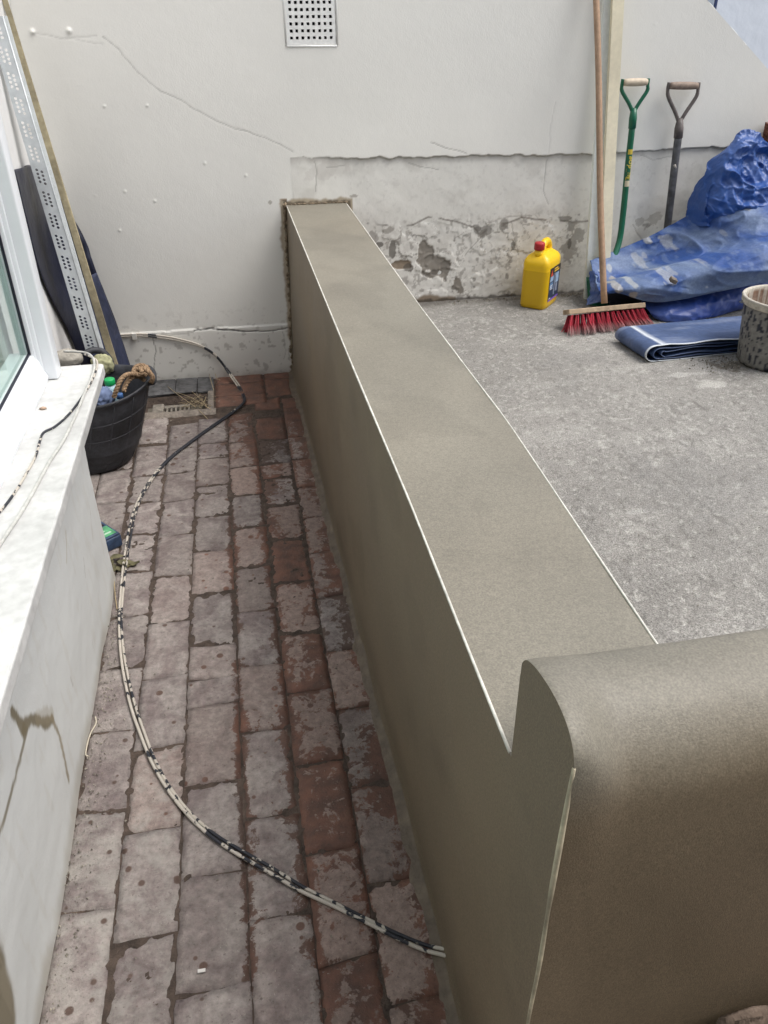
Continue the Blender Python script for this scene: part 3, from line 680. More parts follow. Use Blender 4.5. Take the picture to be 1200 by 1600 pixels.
# main wall: beyond the bay and above it
box('wall', (-.95, BY-.05, -.02), (-.702, D-.004, 3.2), m_wwall, house)
box('wall', (-.95, -2.0, 2.05), (-.47, BY-.052, 3.2), m_wwall, house)
m_sill = mat('white_gloss_sill', (.62, .625, .61), .45, .5, n=[(6, 6, .78, 1.08), (45, 5, .84, 1.06)], bump=[(18, .0016, 'n'), (120, .0004, 'n')])
bm = bmesh.new(); bmesh.ops.create_cube(bm, size=1)
a, b = Vector((-.70, -.9, SZ-.032)), Vector((SX, SY, SZ))
for v in bm.verts: v.co = Vector((v.co.x*(b-a).x, v.co.y*(b-a).y, v.co.z*(b-a).z))+(a+b)/2
# chamfered far corner and small fall to the front
ce = [e for e in bm.edges if abs((e.verts[0].co-e.verts[1].co).z) > .01 and e.verts[0].co.x > -.5 and e.verts[0].co.y > 1]
bmesh.ops.bevel(bm, geom=ce, offset=.012, segments=3, profile=.5, affect='EDGES')
sharp = [e for e in bm.edges if e.is_manifold and e.calc_face_angle(0) > .8]
bmesh.ops.bevel(bm, geom=sharp, offset=.005, segments=3, profile=.5, affect='EDGES')
bmesh.ops.subdivide_edges(bm, edges=[e for e in bm.edges if abs(e.verts[0].co.y-e.verts[1].co.y) > 1], cuts=40)
for v in bm.verts:
    v.co.x += .0012*(mn.noise(Vector((v.co.y*9, 0, 3)))); v.co.z += .001*mn.noise(Vector((v.co.y*6, 5, 0)))
sill = bm_obj('sill', bm, m_sill, house)
# window: frame members, pane, gasket
m_upvc = mat('white_upvc', (.80, .83, .86), .28, .5, n=[(8, 3, .96, 1.02)])
m_gask = mat('black_gasket', (.015, .018, .035), .5, .4)
WX = -.508
win = box('window', (WX-.062, 2.100, SZ+.0006), (WX+.014, 2.154, 2.02), m_upvc, house, .006, seg=3)      # far corner post, outer half
def wpart(name, a, b, m, bev=.005): return box(name, a, b, m, win, bev, seg=3)
wpart('post_trim', (WX-.066, 2.092, SZ+.0010), (WX-.016, 2.0995, 2.019), m_upvc, .003)
wpart('frame_stile', (WX-.064, 2.084, SZ+.052), (WX-.026, 2.0915, 2.018), m_upvc, .003)
# bottom rail with sloping face
bm = bmesh.new(); pr = [(-.600, .0008), (-.521, .0008), (-.519, .012), (-.526, .030), (-.531, .055), (-.540, .074), (-.552, .080), (-.600, .080)]
y0, y1 = -.9, 2.099
A = [bm.verts.new((x, y0, SZ+z)) for x, z in pr]; B = [bm.verts.new((x, y1, SZ+z)) for x, z in pr]
bm.faces.new(A); bm.faces.new(B[::-1])
for i in range(len(pr)): bm.faces.new((A[i], B[i], B[(i+1) % len(pr)], A[(i+1) % len(pr)]))
bm_obj('bottom_rail', bm, m_upvc, win)
bmg = merge([tube_data([(-.549, y0, SZ+.0815), (-.549, 2.080, SZ+.0815)], .0038, 6), tube_data([(-.547, 2.0805, SZ+.08), (-.547, 2.0805, 2.0)], .0038, 6)])
mesh('gasket', bmg[0], bmg[1], m_gask, win)
gm = bpy.data.materials.new('window_glass'); gm.use_nodes = True; t = gm.node_tree; t.nodes.clear()
fr = t.nodes.new('ShaderNodeFresnel'); fr.inputs[0].default_value = 1.95; gl = t.nodes.new('ShaderNodeBsdfGlossy'); gl.inputs['Roughness'].default_value = .01
tr = t.nodes.new('ShaderNodeBsdfTransparent'); tr.inputs[0].default_value = (.86, .92, .90, 1); mxs = t.nodes.new('ShaderNodeMixShader'); out = t.nodes.new('ShaderNodeOutputMaterial')
gb = t.nodes.new('ShaderNodeNewGeometry'); mm = t.nodes.new('ShaderNodeMath'); mm.operation = 'SUBTRACT'; mm.use_clamp = True; t.links.new(fr.outputs[0], mm.inputs[0]); t.links.new(gb.outputs['Backfacing'], mm.inputs[1]); t.links.new(mm.outputs[0], mxs.inputs[0]); t.links.new(tr.outputs[0], mxs.inputs[1]); t.links.new(gl.outputs[0], mxs.inputs[2]); t.links.new(mxs.outputs[0], out.inputs[0])
box('pane', (-.562, y0, SZ+.07), (-.556, 2.083, 2.01), gm, win)
box('top_rail', (-.60, y0, 2.02), (-.472, BY+.10, 2.049), m_upvc, house)
# room behind the pane
m_room = mat('room_plaster', (.55, .54, .50), .9, .2)
box('room_floor', (-3.2, -1.6, .30), (-.75, BY-.11, .34), m_room, house); box('room_wall', (-3.25, -1.6, .30), (-3.2, BY-.11, 2.6), m_room, house)
box('room_end_wall', (-3.2, 2.09, .02), (-.955, 2.13, 2.6), m_room, house); box('jamb', (-.953, 2.09, SZ+.001), (-.601, 2.14, 2.04), m_wwall, house)
box('inner_sill', (-.75, -1.2, SZ+.0012), (-.601, BY-.101, SZ+.03), mat('inner_sill', (.55, .55, .52), .4), house)
cur = empty('curtain', (-.66, 1.6, .65), 'pale net curtain hanging inside behind the bay window pane', 'curtain')
n = 260; P = np.zeros((n, 12, 3)); m_cur = mat('pale_curtain', (.80, .83, .80), .9, .1, n=[(5, 3, .75, 1.15)])
for i in range(n):
    y = -.6+i/(n-1)*2.66
    for k in range(12):
        z = .655+k/11*1.4; P[i, k] = (-.700+.014*math.sin(y*46+2*math.sin(y*7))+.010*math.sin(y*19+z), y, z)
grid('fabric', P, m_cur, cur)

# ================================================================== NEIGHBOURING HOUSE BEYOND THE SLOPING WALL
nb = empty('neighbouring_house', (5, 6.0, 0), 'pale blue-white house wall seen beyond the sloping wall top', 'house')
m_nb = mat('pale_blue_wall', (.78, .83, .90), .8, .2, n=[(2, 4, .95, 1.03)], bump=[(12, .004, 'n')])
e0, e1 = on_y(1123, 0, 6.0), on_y(1116, 17, 6.0)
box('wall', (e1[0], 6.0, -.05), (12, 6.3, 2.15), m_nb, nb, .0)
box('wall', (1.0, 6.12, -.05), (e1[0]-.002, 6.3, 2.15), mat('white_far_wall', (.85, .86, .88), .8, .2), nb)
box('drainpipe', (e1[0]-.014, 5.985, -.05), (e1[0]+.006, 6.0-.001, 2.15), mat('navy_trim', (.03, .05, .14), .4), nb, .003)
w0 = on_y(1111, 12, 6.1)
box('window', (w0[0]-.02, 6.09, w0[2]-.0), (w0[0]+.035, 6.118, w0[2]+.5), mat('blue_grey_pane', (.22, .27, .36), .2), nb)
# ------------------------------------------------------------------ brick pier at the right edge
m_pier = mat('red_brown_brick', (.17, .075, .05), .9, .2, n=[(60, 5, .5, 1.7)], bump=[(70, .02, 'n')])
pr_ = on_y(1188, 205, 3.52)
bm = bmesh.new(); bmesh.ops.create_cube(bm, size=1); bmesh.ops.subdivide_edges(bm, edges=bm.edges[:], cuts=7, use_grid_fill=True)
for v in bm.verts:
    v.co = Vector((v.co.x*.24+pr_[0]+.158, v.co.y*.11+3.50, v.co.z*(pr_[2]+.03-HC)+(pr_[2]+.03+HC)/2))
    v.co += Vector((mn.noise(v.co*35), mn.noise(v.co*35+Vector((7, 0, 0))), mn.noise(v.co*35+Vector((0, 9, 0)))))*.012
pier = tag(bm_obj('brick_pier', bm, m_pier), 'rough red-brown broken brick pier end at the right edge beside the blue sack', 'pier')

# ================================================================== GULLY IN THE CORNER
gully = empty('drain_gully', (-.36, 3.29, -.03), 'broken grey drain gully with a slotted grating sunk beside the tub', 'drain')
m_grate = mat('mortar_caked_grating', (.22, .20, .17), .85, .3, n=[(60, 4, .6, 1.4)], bump=[(120, .003, 'n')])
V = []; F = []; parts = []
def boxd(a, b):
    (x0, y0, z0), (x1, y1, z1) = a, b
    v = [(x0, y0, z0), (x1, y0, z0), (x1, y1, z0), (x0, y1, z0), (x0, y0, z1), (x1, y0, z1), (x1, y1, z1), (x0, y1, z1)]
    return v, [(3, 2, 1, 0), (4, 5, 6, 7), (0, 1, 5, 4), (1, 2, 6, 5), (2, 3, 7, 6), (3, 0, 4, 7)]
box('frame', (-.425, 3.195, -.05), (-.375, 3.345, -.012), m_grate, gully, .006)
box('frame', (-.375, 3.195, -.05), (-.262, 3.215, -.014), m_grate, gully, .004)
for i in range(6):
    x = -.365+i*.0185
    box('grating_bar', (x, 3.215, -.045), (x+.008, 3.30, -.016), m_grate, gully, .002)
box('frame', (-.375, 3.30, -.05), (-.262, 3.325, -.014), m_grate, gully, .004)
for (x0, x1) in ((-.46, -.33), (-.327, -.232), (-.229, -.160)):
    bm = bmesh.new(); bmesh.ops.create_cube(bm, size=1)
    for v in bm.verts: v.co = Vector((v.co.x*(x1-x0)+(x0+x1)/2, v.co.y*.165+3.48, v.co.z*.012+.004+random.uniform(-.002, .002)))+Vector((random.uniform(-.003, .003), random.uniform(-.006, .006), 0))
    bmesh.ops.bevel(bm, geom=bm.edges[:], offset=.002, segments=1, affect='EDGES')
    bm_obj('slate', bm, m_slate, path)
m_straw = mat('dry_straw', (.36, .29, .18), .8, .3)
stems = [[(276, 668-55), (300, 622), (330, 640)], [(325, 577), (329, 592), (334, 610)], [(336, 580), (338, 590), (344, 594)], [(300, 612), (315, 625), (324, 637)], [(262, 604), (280, 618), (305, 636)], [(310, 640), (325, 655)], [(318, 630), (322, 620)], [(302, 626), (330, 634)]]
STEML = ['long dry stem slanting over the slates and grating', 'dry stem standing up against the white wall foot', 'short dry stem touching the wall above the turned bricks', 'dry stem slanting over the right end of the grating',
 'dry stem lying from the left slate down to the grating', 'short dry stem in front of the mortar curb', 'tiny dry stem on the mortar strip right of the slates', 'dry stem lying level above the grating bars']
for s_ in stems:
    pts = [on_z(px, py, .012+.02*i*(len(s_) > 2)) for i, (px, py) in enumerate(s_)]
    tag(tube('dry_stem', catmull(pts, 4), .0013, m_straw, None, 5), STEML[stems.index(s_)], 'twig', 'dry stems at the drain')
parts = []
for i in range(90):
    x, y = random.gauss(-.235, .03), random.gauss(3.29, .035); a = random.random()*6; l = random.uniform(.01, .04)
    z = random.uniform(-.005, .008); parts.append(tube_data([(x, y, z), (x+math.cos(a)*l, y+math.sin(a)*l, z+random.uniform(-.002, .006))], .0008, 3))
V, F = merge(parts); o = mesh('straw_litter', V, F, m_straw); o['kind'] = 'stuff'

# ================================================================== RUBBER TUB
tubo = empty('rubber_tub', (-.56, 2.85, 0), 'black flexible rubber tub with a rope-tied handle on the brick path', 'tub')
m_rub = mat('dusty_black_rubber', (.030, .032, .038), .62, .45, n=[(14, 5, .55, 1.7), (90, 4, .8, 1.25)], bump=[(60, .0015, 'n')])
prof = [(0, .008), (.30, .006), (.60, .004), (.70, .004), (.745, .012), (.78, .035), (.83, .08), (.865, .081), (.87, .084), (.905, .145), (.915, .147), (.945, .20), (.955, .202), (.985, .268), (1.0, .288), (1.035, .292), (1.045, .300), (1.03, .306), (.99, .302), (.965, .27), (.90, .14), (.82, .05), (.70, .02), (0, .018)]
def tubshape(P):
    z = P[..., 2]; t = z/.30
    cx = -.600+(.078)*t; cy = 2.845+.012*t
    rx = .185*(1-.10*t)*1.0; ry = .185+.0*t
    ux, uy = P[..., 0], P[..., 1]
    a = np.arctan2(uy, ux)
    P = P.copy(); P[..., 0] = cx+ux*rx; P[..., 1] = cy+uy*ry*1.02
    P[..., 2] = z+.012*t*np.cos(2*a+.5)*(z > .1)
    return P
lathe('body', prof, (0, 0, 0), m_rub, tubo, 96, fn=tubshape)
def tpt(a, z, off=0.0):
    t = z/.30; r = np.interp(z, [.012, .035, .08, .145, .2, .268, .3], [.745, .78, .83, .905, .945, .985, 1.0])+off
    return np.array([-.600+.078*t+math.cos(a)*r*.185*(1-.10*t), 2.845+.012*t+math.sin(a)*r*.185*1.02, z+.012*t*math.cos(2*a+.5)*(z > .1)])
m_rib = mat('rubber_rib', (.045, .047, .055), .6, .4)
for k in range(14):
    a = k*2*math.pi/14+.12
    tube('rib', [tpt(a, z, .004) for z in (.02, .05, .09, .14, .2, .26, .285)], .0022, m_rib, tubo, 6)
for z in (.085, .15, .215):
    tube('rib', [tpt(a, z, .003) for a in np.linspace(0, 2*math.pi, 60)], .0020, m_rib, tubo, 6)
def h3(px, py, y):
    q = on_y(px, py, y); return q if q[0] > -.69 else on_x(px, py, -.69)
tube('handle', catmull([h3(134, 552, 3.03), h3(141, 548.5, 3.05), h3(150, 547, 3.06), h3(160, 549.5, 3.06), h3(168, 557, 3.055), h3(173, 566, 3.05), h3(175, 580, 3.04)], 6), .0125, m_rub, tubo, 10)
tube('handle', catmull([tpt(-.15, .285, .03), h3(240, 596, 2.80), h3(240, 584, 2.86), h3(236, 577, 2.93), h3(228, 574, 2.98), tpt(.75, .295, .03)], 6), .010, m_rub, tubo, 10)
# rope
m_rope = mat('brown_jute_rope', (.27, .185, .115), .85, .2, n=[(90, 3, .6, 1.35)], bump=[(400, .001, 'n')])
def rope(pts, r, m, parent, twist=26):
    pts = catmull(pts, 10); L = 0; A = [np.asarray(p) for p in pts]; out = [[], [], []]
    for i, p in enumerate(A):
        if i: L += np.linalg.norm(A[i]-A[i-1])
        t = A[min(i+1, len(A)-1)]-A[max(i-1, 0)]; t = t/np.linalg.norm(t)
        u = np.cross(t, [0, 0, 1.0]); u = u/(np.linalg.norm(u)+1e-9); v = np.cross(t, u)
        for k in range(3):
            a = L*2*math.pi*twist+k*2.094; out[k].append(p+(u*math.cos(a)+v*math.sin(a))*r*.5)
    for k in range(3): tube('strand', out[k], r*.58, m, parent, 7)
ro = empty('rope', tuple(h3(215, 590, 2.8)), 'thick twisted brown rope knotted round the tub handle', 'rope')
rope([h3(178, 621, 2.70), h3(183, 606, 2.70), h3(190, 592, 2.72), h3(200, 585, 2.76), h3(213, 585, 2.80), h3(224, 580, 2.84)], .0085, m_rope, ro)
rope([h3(193, 612, 2.74), h3(196, 602, 2.76), h3(203, 592, 2.78), h3(212, 588, 2.80), h3(221, 590, 2.82), h3(226, 595, 2.82)], .0085, m_rope, ro)
rope([h3(208, 584, 2.82), h3(211, 575, 2.84), h3(219, 571, 2.86), h3(228, 573, 2.86), h3(232, 580, 2.84), h3(226, 586, 2.81), h3(217, 584, 2.80)], .0085, m_rope, ro)
rope([h3(214, 578, 2.82), h3(224, 576, 2.80), h3(233, 581, 2.78), h3(238, 590, 2.78), h3(236, 597, 2.79)], .009, m_rope, ro)
rope([h3(209, 581, 2.80), h3(216, 586, 2.785), h3(222, 582, 2.78), h3(219, 575, 2.80)], .008, m_rope, ro)
# things inside the tub
bt_ = empty('green_capped_bottle', (-.50, 2.80, .16), 'small pale blue plastic bottle with a bright green cap standing in the tub', 'bottle')
bx, by = tuple(h3(173, 604, 2.80)[:2]); zc_ = h3(173, 601, 2.80)[2]
lathe('body', [(0, -.11), (.020, -.11), (.023, -.105), (.023, -.012), (.019, -.004), (.015, 0), (.015, .004), (0, .004)], (bx, by, zc_), mat('pale_blue_plastic', (.42, .60, .68), .35, .5), bt_, 28)
lathe('cap', [(0, .022), (.017, .022), (.0185, .020), (.0185, .002), (.017, 0), (0, 0)], (bx, by, zc_+.001), mat('green_cap', (.01, .36, .10), .4, .5), bt_, 28)
def blobobj(name, c, r, m, label, cat, sq=(1, 1, 1), amp=.25, sc=12, seed=0, sub=4):
    bm = bmesh.new(); bmesh.ops.create_icosphere(bm, subdivisions=sub, radius=1)
    for v in bm.verts:
        d = v.co.normalized(); v.co = Vector(c)+Vector((d.x*sq[0], d.y*sq[1], d.z*sq[2]))*r*(1+amp*mn.noise(d*sc*r*10+Vector((seed, 0, 0)))-amp*.6*abs(mn.noise(d*sc*r*22+Vector((0, seed, 0)))))
    return tag(bm_obj(name, bm, m, None, smooth=True), label, cat)
m_blurag = mat('blue_grey_rag', (.13, .17, .28), .9, .2, n=[(30, 3, .7, 1.3)])
blobobj('rag', tuple(h3(158, 622, 2.76)), .045, m_blurag, 'crumpled blue-grey rag bunched at the front of the tub', 'rag', (1, 1.1, .9), seed=3)
blobobj('sponge', tuple(h3(160, 570, 2.98)), .042, mat('yellow_green_sponge', (.36, .36, .22), .9, .2, n=[(60, 4, .6, 1.3)]), 'faded yellow-green sponge behind the black tub handle', 'sponge', (1, .8, 1), .2, 10, 8)
tag(lathe('bottle_lid', [(0, .008), (.011, .008), (.012, .006), (.012, -.01), (0, -.01)], tuple(h3(187, 618, 2.73)), mat('blue_lid', (.07, .16, .38), .4), None, 20), 'small round blue lid poking up inside the tub', 'lid')
fill = lathe('filling', [(0, .18), (.6, .18), (.9, .175)], (0, 0, 0), m_rub, tubo, 40, fn=tubshape)

# ================================================================== NAVY SHEET, BATTEN, ANGLE BEAD IN THE CORNER
m_navy = mat('navy_plastic_sheet', (.010, .012, .026), .38, .5, n=[(5, 4, .6, 1.5), (50, 3, .85, 1.2)], bump=[(14, .006, 'n')])
def crease(P, amp, sc, seed):
    Q = P.copy(); nu, nv = P.shape[:2]
    for i in range(nu):
        for k in range(nv):
            p = Vector(P[i, k])
            d = abs(mn.noise(p*sc+Vector((seed, 0, 0))))+.5*abs(mn.noise(p*sc*2.3+Vector((0, seed, 0))))+.25*mn.noise(p*sc*5)
            n_ = Vector((mn.noise(p*sc*.8+Vector((3, seed, 1)))*.5, -1, .35)); Q[i, k] = p+n_*amp*(.45-d)
    return Q
def crumple(P, amp, sc, seed, an=(1, 1, 1)):
    Q = P.copy()
    for i in range(P.shape[0]):
        for k in range(P.shape[1]):
            p = Vector(P[i, k]); w = mn.noise_vector(p*sc*.7+Vector((seed, 2, 1)))*.35
            q = Vector((p.x*an[0], p.y*an[1], p.z*an[2]))*sc+w+Vector((seed, seed, 0)); d = mn.voronoi(q)[0]
            h = d[1]-d[0]; h = min(h, .7); Q[i, k] = p+Vector((0, -1, .4))*amp*(.3-h)
    return Q
def ridge(P, amp, sc, seed, an=(1, 1, 1), pw=3):
    Q = P.copy()
    for i in range(P.shape[0]):
        for k in range(P.shape[1]):
            p = Vector(P[i, k]); q = Vector((p.x*an[0], p.y*an[1], p.z*an[2]))*sc+Vector((seed, -seed, 0))
            h = (1-abs(mn.noise(q))*1.6)**pw if abs(mn.noise(q)) < .62 else 0
            Q[i, k] = p+Vector((0, -1, .35))*amp*(h-.3)
    return Q
def interp_rows(rows, nu, nv):
    R_ = [np.array(catmull(r, max(2, nu//(len(r)-1)))) for r in rows]
    R2 = []
    for r in R_:
        L = np.concatenate([[0], np.cumsum(np.linalg.norm(np.diff(r, axis=0), axis=1))]); L /= L[-1]
        u = np.linspace(0, 1, nu); R2.append(np.stack([np.interp(u, L, r[:, k]) for k in range(3)], -1))
    out = np.zeros((nu, nv, 3))
    for i in range(nu):
        c = np.array(catmull([r[i] for r in R2], max(2, nv//(len(rows)-1))))
        t = np.linspace(0, 1, len(c)); v = np.linspace(0, 1, nv); out[i] = np.stack([np.interp(v, t, c[:, k]) for k in range(3)], -1)
    return out
def thick(o, t):
    s = o.modifiers.new('thickness', 'SOLIDIFY'); s.thickness = t; s.offset = 0; return o
nav = empty('navy_sheet', (-.60, 3.45, 0), 'dark navy plastic sheet folded and leaning in the corner behind the tub', 'plastic sheet')
r0 = [h3(24, 266, 3.28), h3(45, 258, 3.52), h3(62, 261, 3.53)]
r1 = [h3(38, 330, 3.28), h3(70, 320, 3.45), h3(95, 312, 3.53)]
r2 = [h3(55, 400, 3.30), h3(95, 385, 3.485), h3(131, 370, 3.53)]
r3 = [h3(75, 455, 3.34), h3(112, 440, 3.46), h3(151, 425, 3.52)]
r4 = [h3(105, 515, 3.41), h3(145, 505, 3.44), h3(180, 500, 3.51)]
r5 = [h3(128, 575, 3.38), h3(165, 580, 3.42), h3(207, 583, 3.50)]
r6 = [h3(140, 620, 3.36), h3(175, 620, 3.40), h3(212, 612, 3.49)]
Pn = interp_rows([r0, r1, r2, r3, r4, r5, r6], 40, 70)
thick(grid('back_leaf', crease(Pn, .018, 5, 2.0), m_navy, nav), .003)
m_navyl = mat('navy_sheet_front', (.022, .028, .058), .42, .5, n=[(6, 4, .6, 1.5), (70, 3, .8, 1.3)], bump=[(16, .005, 'n')])
q3 = [h3(100, 447, 3.42), h3(128, 436, 3.43), h3(151, 426, 3.505)]
q4 = [h3(127, 515, 3.385), h3(150, 505, 3.40), h3(179, 500, 3.49)]
q5 = [h3(146, 575, 3.35), h3(175, 578, 3.37), h3(206, 582, 3.47)]
q6 = [h3(152, 620, 3.33), h3(180, 618, 3.35), h3(212, 610, 3.46)]
Pn = interp_rows([q3, q4, q5, q6], 30, 44)
thick(grid('front_fold', crease(Pn, .012, 6, 5.0), m_navyl, nav), .003)
m_sack = mat('pale_sack_plastic', (.34, .32, .28), .7, .3, n=[(25, 4, .7, 1.2)], bump=[(25, .01, 'n')])
blobobj('pale_bag', tuple(h3(106, 560, 2.95)), .060, m_sack, 'crumpled pale plastic bag slumped behind the far end of the sill', 'bag', (.9, .6, .6), .06, 7, 4)
# batten
def board(name, pts_l, pts_r, y0, y1, t, m, label, cat, **k):
    """pts_l/pts_r: photo pixels (top, bottom) of the two long edges; y0/y1 depth at top and bottom"""
    tl, bl = on_y(*pts_l[0], y0), on_y(*pts_l[1], y1); tr, br = on_y(*pts_r[0], y0), on_y(*pts_r[1], y1)
    bm = bmesh.new(); o_ = Vector((0, t, t*.2))
    vs = [bm.verts.new(Vector(p)) for p in (tl, bl, br, tr)]+[bm.verts.new(Vector(p)+o_) for p in (tl, bl, br, tr)]
    for f in ((0, 1, 2, 3), (7, 6, 5, 4), (0, 4, 5, 1), (1, 5, 6, 2), (2, 6, 7, 3), (3, 7, 4, 0)): bm.faces.new([vs[i] for i in f])
    bmesh.ops.bevel(bm, geom=bm.edges[:], offset=.0015, segments=2, affect='EDGES')
    ob = bm_obj(name, bm, m); return tag(ob, label, cat)
m_batten = mat('weathered_yellow_batten', (.40, .35, .23), .75, .3, n=[(4, 4, .6, 1.25), (60, 5, .8, 1.2)], bump=[(90, .001, 'n')])
board('timber_batten', [(-21, -80), (194, 645)], [(-13, -80), (207, 645)], 3.46, 3.27, .012, m_batten, 'long thin weathered yellow timber batten leaning in the corner over the navy sheet', 'batten')
# perforated angle bead
m_galv = mat('white_galvanised_steel', (.60, .64, .66), .38, .5, metal=.25, n=[(30, 4, .85, 1.06)])
ang = empty('perforated_angle_bead', (-.60, 3.3, 0), 'white perforated metal angle bead leaning behind the window post', 'angle bead')
def wing(name, TL, BL, BR, TR, ncl, cl):
    """strip with real punched holes: clusters of staggered round holes"""
    TL, BL, BR, TR = map(np.asarray, (TL, BL, BR, TR)); L = np.linalg.norm(BL-TL); Wd = np.linalg.norm(TR-TL)
    V = []; F = []
    def pt(u, v): u /= Wd; v /= L; return (TL*(1-u)+TR*u)*(1-v)+(BL*(1-u)+BR*u)*v
    def quad(u0, v0, u1, v1):
        if u1-u0 < 1e-5 or v1-v0 < 1e-5: return
        b = len(V); V.extend([pt(u0, v0), pt(u1, v0), pt(u1, v1), pt(u0, v1)]); F.append((b, b+1, b+2, b+3))
    def cell(u0, v0, u1, v1, r):
        b = len(V); cu, cv = (u0+u1)/2, (v0+v1)/2; n = 16
        for k in range(n):
            a = 2*math.pi*k/n+math.pi/4; c, s = math.cos(a), math.sin(a); mxx = max(abs(c), abs(s))
            V.append(pt(cu+c/mxx*(u1-u0)/2, cv+s/mxx*(v1-v0)/2))
        for k in range(n):
            a = 2*math.pi*k/n+math.pi/4; V.append(pt(cu+math.cos(a)*r, cv+math.sin(a)*r))
        for k in range(n): F.append((b+k, b+(k+1) % n, b+n+(k+1) % n, b+n+k))
    pitch = L/ncl; ch = cl/4.6; cw = Wd*.30; m0 = Wd*.16
    for i in range(ncl):
        v0 = i*pitch; va = v0+(pitch-cl)/2
        quad(0, v0, Wd, va); quad(0, va, m0, va+cl); quad(m0+2*cw, va, Wd, va+cl)
        n4 = 4
        for c in range(2):
            off = ch*.5*c; u0 = m0+c*cw; quad(u0, va, u0+cw, va+off)
            for k in range(4):
                cell(u0, va+off+k*ch*1.02, u0+cw, va+off+(k+1)*ch*1.02, min(cw, ch)*.36)
            quad(u0, va+off+4*ch*1.02, u0+cw, va+cl)
        quad(0, va+cl, Wd, v0+pitch)
    o = mesh(name, V, F, m_galv, ang, smooth=False); thick(o, .0012); return o
A0, A1 = on_y(-22, 25, 3.18), on_y(134, 548, 3.10); B0, B1 = on_y(4, 25, 3.18), on_y(156, 548, 3.10)
C0_, C1_ = on_y(11, 25, 3.22), on_y(163, 548, 3.15)
wing('wide_wing', A0, A1, B1, B0, 15, .058)
wing('narrow_wing', B0+np.array([.001, 0, 0]), B1+np.array([.001, 0, 0]), C1_, C0_, 44, .024)
tube('nose', [B0, (B0+B1)/2, B1], .0022, m_galv, ang, 8)

# ================================================================== CABLES
def cable_mat(name, thr):
    m = bpy.data.materials.new(name); m.use_nodes = True; t = m.node_tree; b = t.nodes['Principled BSDF']
    geo = t.nodes.new('ShaderNodeNewGeometry'); no = t.nodes.new('ShaderNodeTexNoise'); no.inputs['Scale'].default_value = 48; no.inputs['Detail'].default_value = 4; no.inputs['Distortion'].default_value = .4
    at = t.nodes.new('ShaderNodeAttribute'); at.attribute_name = 'Col'; ad = t.nodes.new('ShaderNodeMath'); ad.operation = 'ADD'
    mr = t.nodes.new('ShaderNodeMapRange'); mr.inputs[1].default_value = thr; mr.inputs[2].default_value = thr+.02
    mx = t.nodes.new('ShaderNodeMix'); mx.data_type = 'RGBA'; mx.inputs[6].default_value = (.022, .024, .032, 1); mx.inputs[7].default_value = (.50, .46, .40, 1)
    sp = t.nodes.new('ShaderNodeSeparateColor'); t.links.new(at.outputs['Color'], sp.inputs[0])
    t.links.new(geo.outputs['Position'], no.inputs['Vector']); t.links.new(no.outputs[0], ad.inputs[0]); t.links.new(sp.outputs[0], ad.inputs[1])
    t.links.new(ad.outputs[0], mr.inputs[0]); t.links.new(mr.outputs[0], mx.inputs[0]); t.links.new(mx.outputs[2], b.inputs['Base Color'])
    b.inputs['Roughness'].default_value = .6
    bp = t.nodes.new('ShaderNodeBump'); bp.inputs['Distance'].default_value = .0012; t.links.new(mr.outputs[0], bp.inputs['Height']); t.links.new(bp.outputs[0], b.inputs['Normal'])
    return m
m_cable = cable_mat('cable_with_flaking_cream_paint', .5)
cab = empty('cable', (-.1, 1.2, 0), 'double black cable with flaking cream paint curving across the brick path', 'cable')
wallp = [(186, 525), (215, 523.5), (240, 525), (270, 529), (300, 536), (320, 544), (337, 556)]
cp = [on_y(x, y, D-.012) for x, y in wallp]
cp += [on_y(352, 574, 3.545), on_y(362, 588, 3.50), on_y(372, 602, 3.43), on_y(379, 615, 3.36), on_z(382, 626, .012), on_z(376, 634, .010), on_z(362, 645, .009)]
fl_ = [(345, 657), (322, 673), (296, 692), (270, 712), (247, 735), (228, 762), (214, 790), (205, 822), (199, 855), (194, 890), (190, 930), (188, 970), (190, 1010), (196, 1052), (207, 1100), (221, 1142), (240, 1190), (264, 1232), (294, 1270), (330, 1303), (371, 1330), (420, 1358), (470, 1388), (520, 1412), (570, 1437), (620, 1462), (662, 1480), (697, 1489)]
for i, (x, y) in enumerate(fl_): cp.append(on_z(x, y, .008 if i < len(fl_)-1 else .012))
cp.append(np.array(cp[-1])+np.array([.03, -.02, .0]))
C = catmull(cp, 10); A = []; B = []; ca = []; cb_ = []
for i, p in enumerate(C):
    t = C[min(i+1, len(C)-1)]-C[max(i-1, 0)]; t = t/np.linalg.norm(t); sd = np.cross(t, [0, 0, 1.0]) if i > 70 else np.array([0, 0, 1.0]); sd = sd/(np.linalg.norm(sd)+1e-9)
    s = i/len(C); of = .0042+.0010*math.sin(s*40); A.append(p+sd*of); B.append(p-sd*of+np.array([0, 0, .001*math.sin(s*55)]))
    py_ = p[1]
    if i < 100: bs = .3 if (i < 17 or 22 <= i < 50 or 58 <= i < 62 or 78 <= i < 92) else -.35
    else: bs = (-.16 if py_ > 2.72 else (.05 if py_ > 1.1 else .035))+.06*(vn(i*.12, 2, 7)-.5)*4
    ca.append((bs+.02, 0, 0)); cb_.append((bs-.06, 0, 0))
tube('strand', A, .0037, m_cable, cab, 10, cols=ca); tube('strand', B, .0035, m_cable, cab, 10, cols=cb_)
box('cable_clip', tuple(on_y(207, 531, D-.022)), tuple(on_y(213, 519, D-.001)), mat('painted_clip', (.62, .61, .57), .6), cab, .001)
def sp_(l, dz=.004): return [on_z(x, y, SZ+dz) for x, y in l]
c1 = sp_([(100, 549), (125, 550), (138, 553), (146, 561), (147, 575), (141, 595), (133, 612), (124, 635), (112, 662), (98, 690), (80, 717), (66, 742), (48, 775), (30, 805), (10, 835), (-10, 865)], .0045)
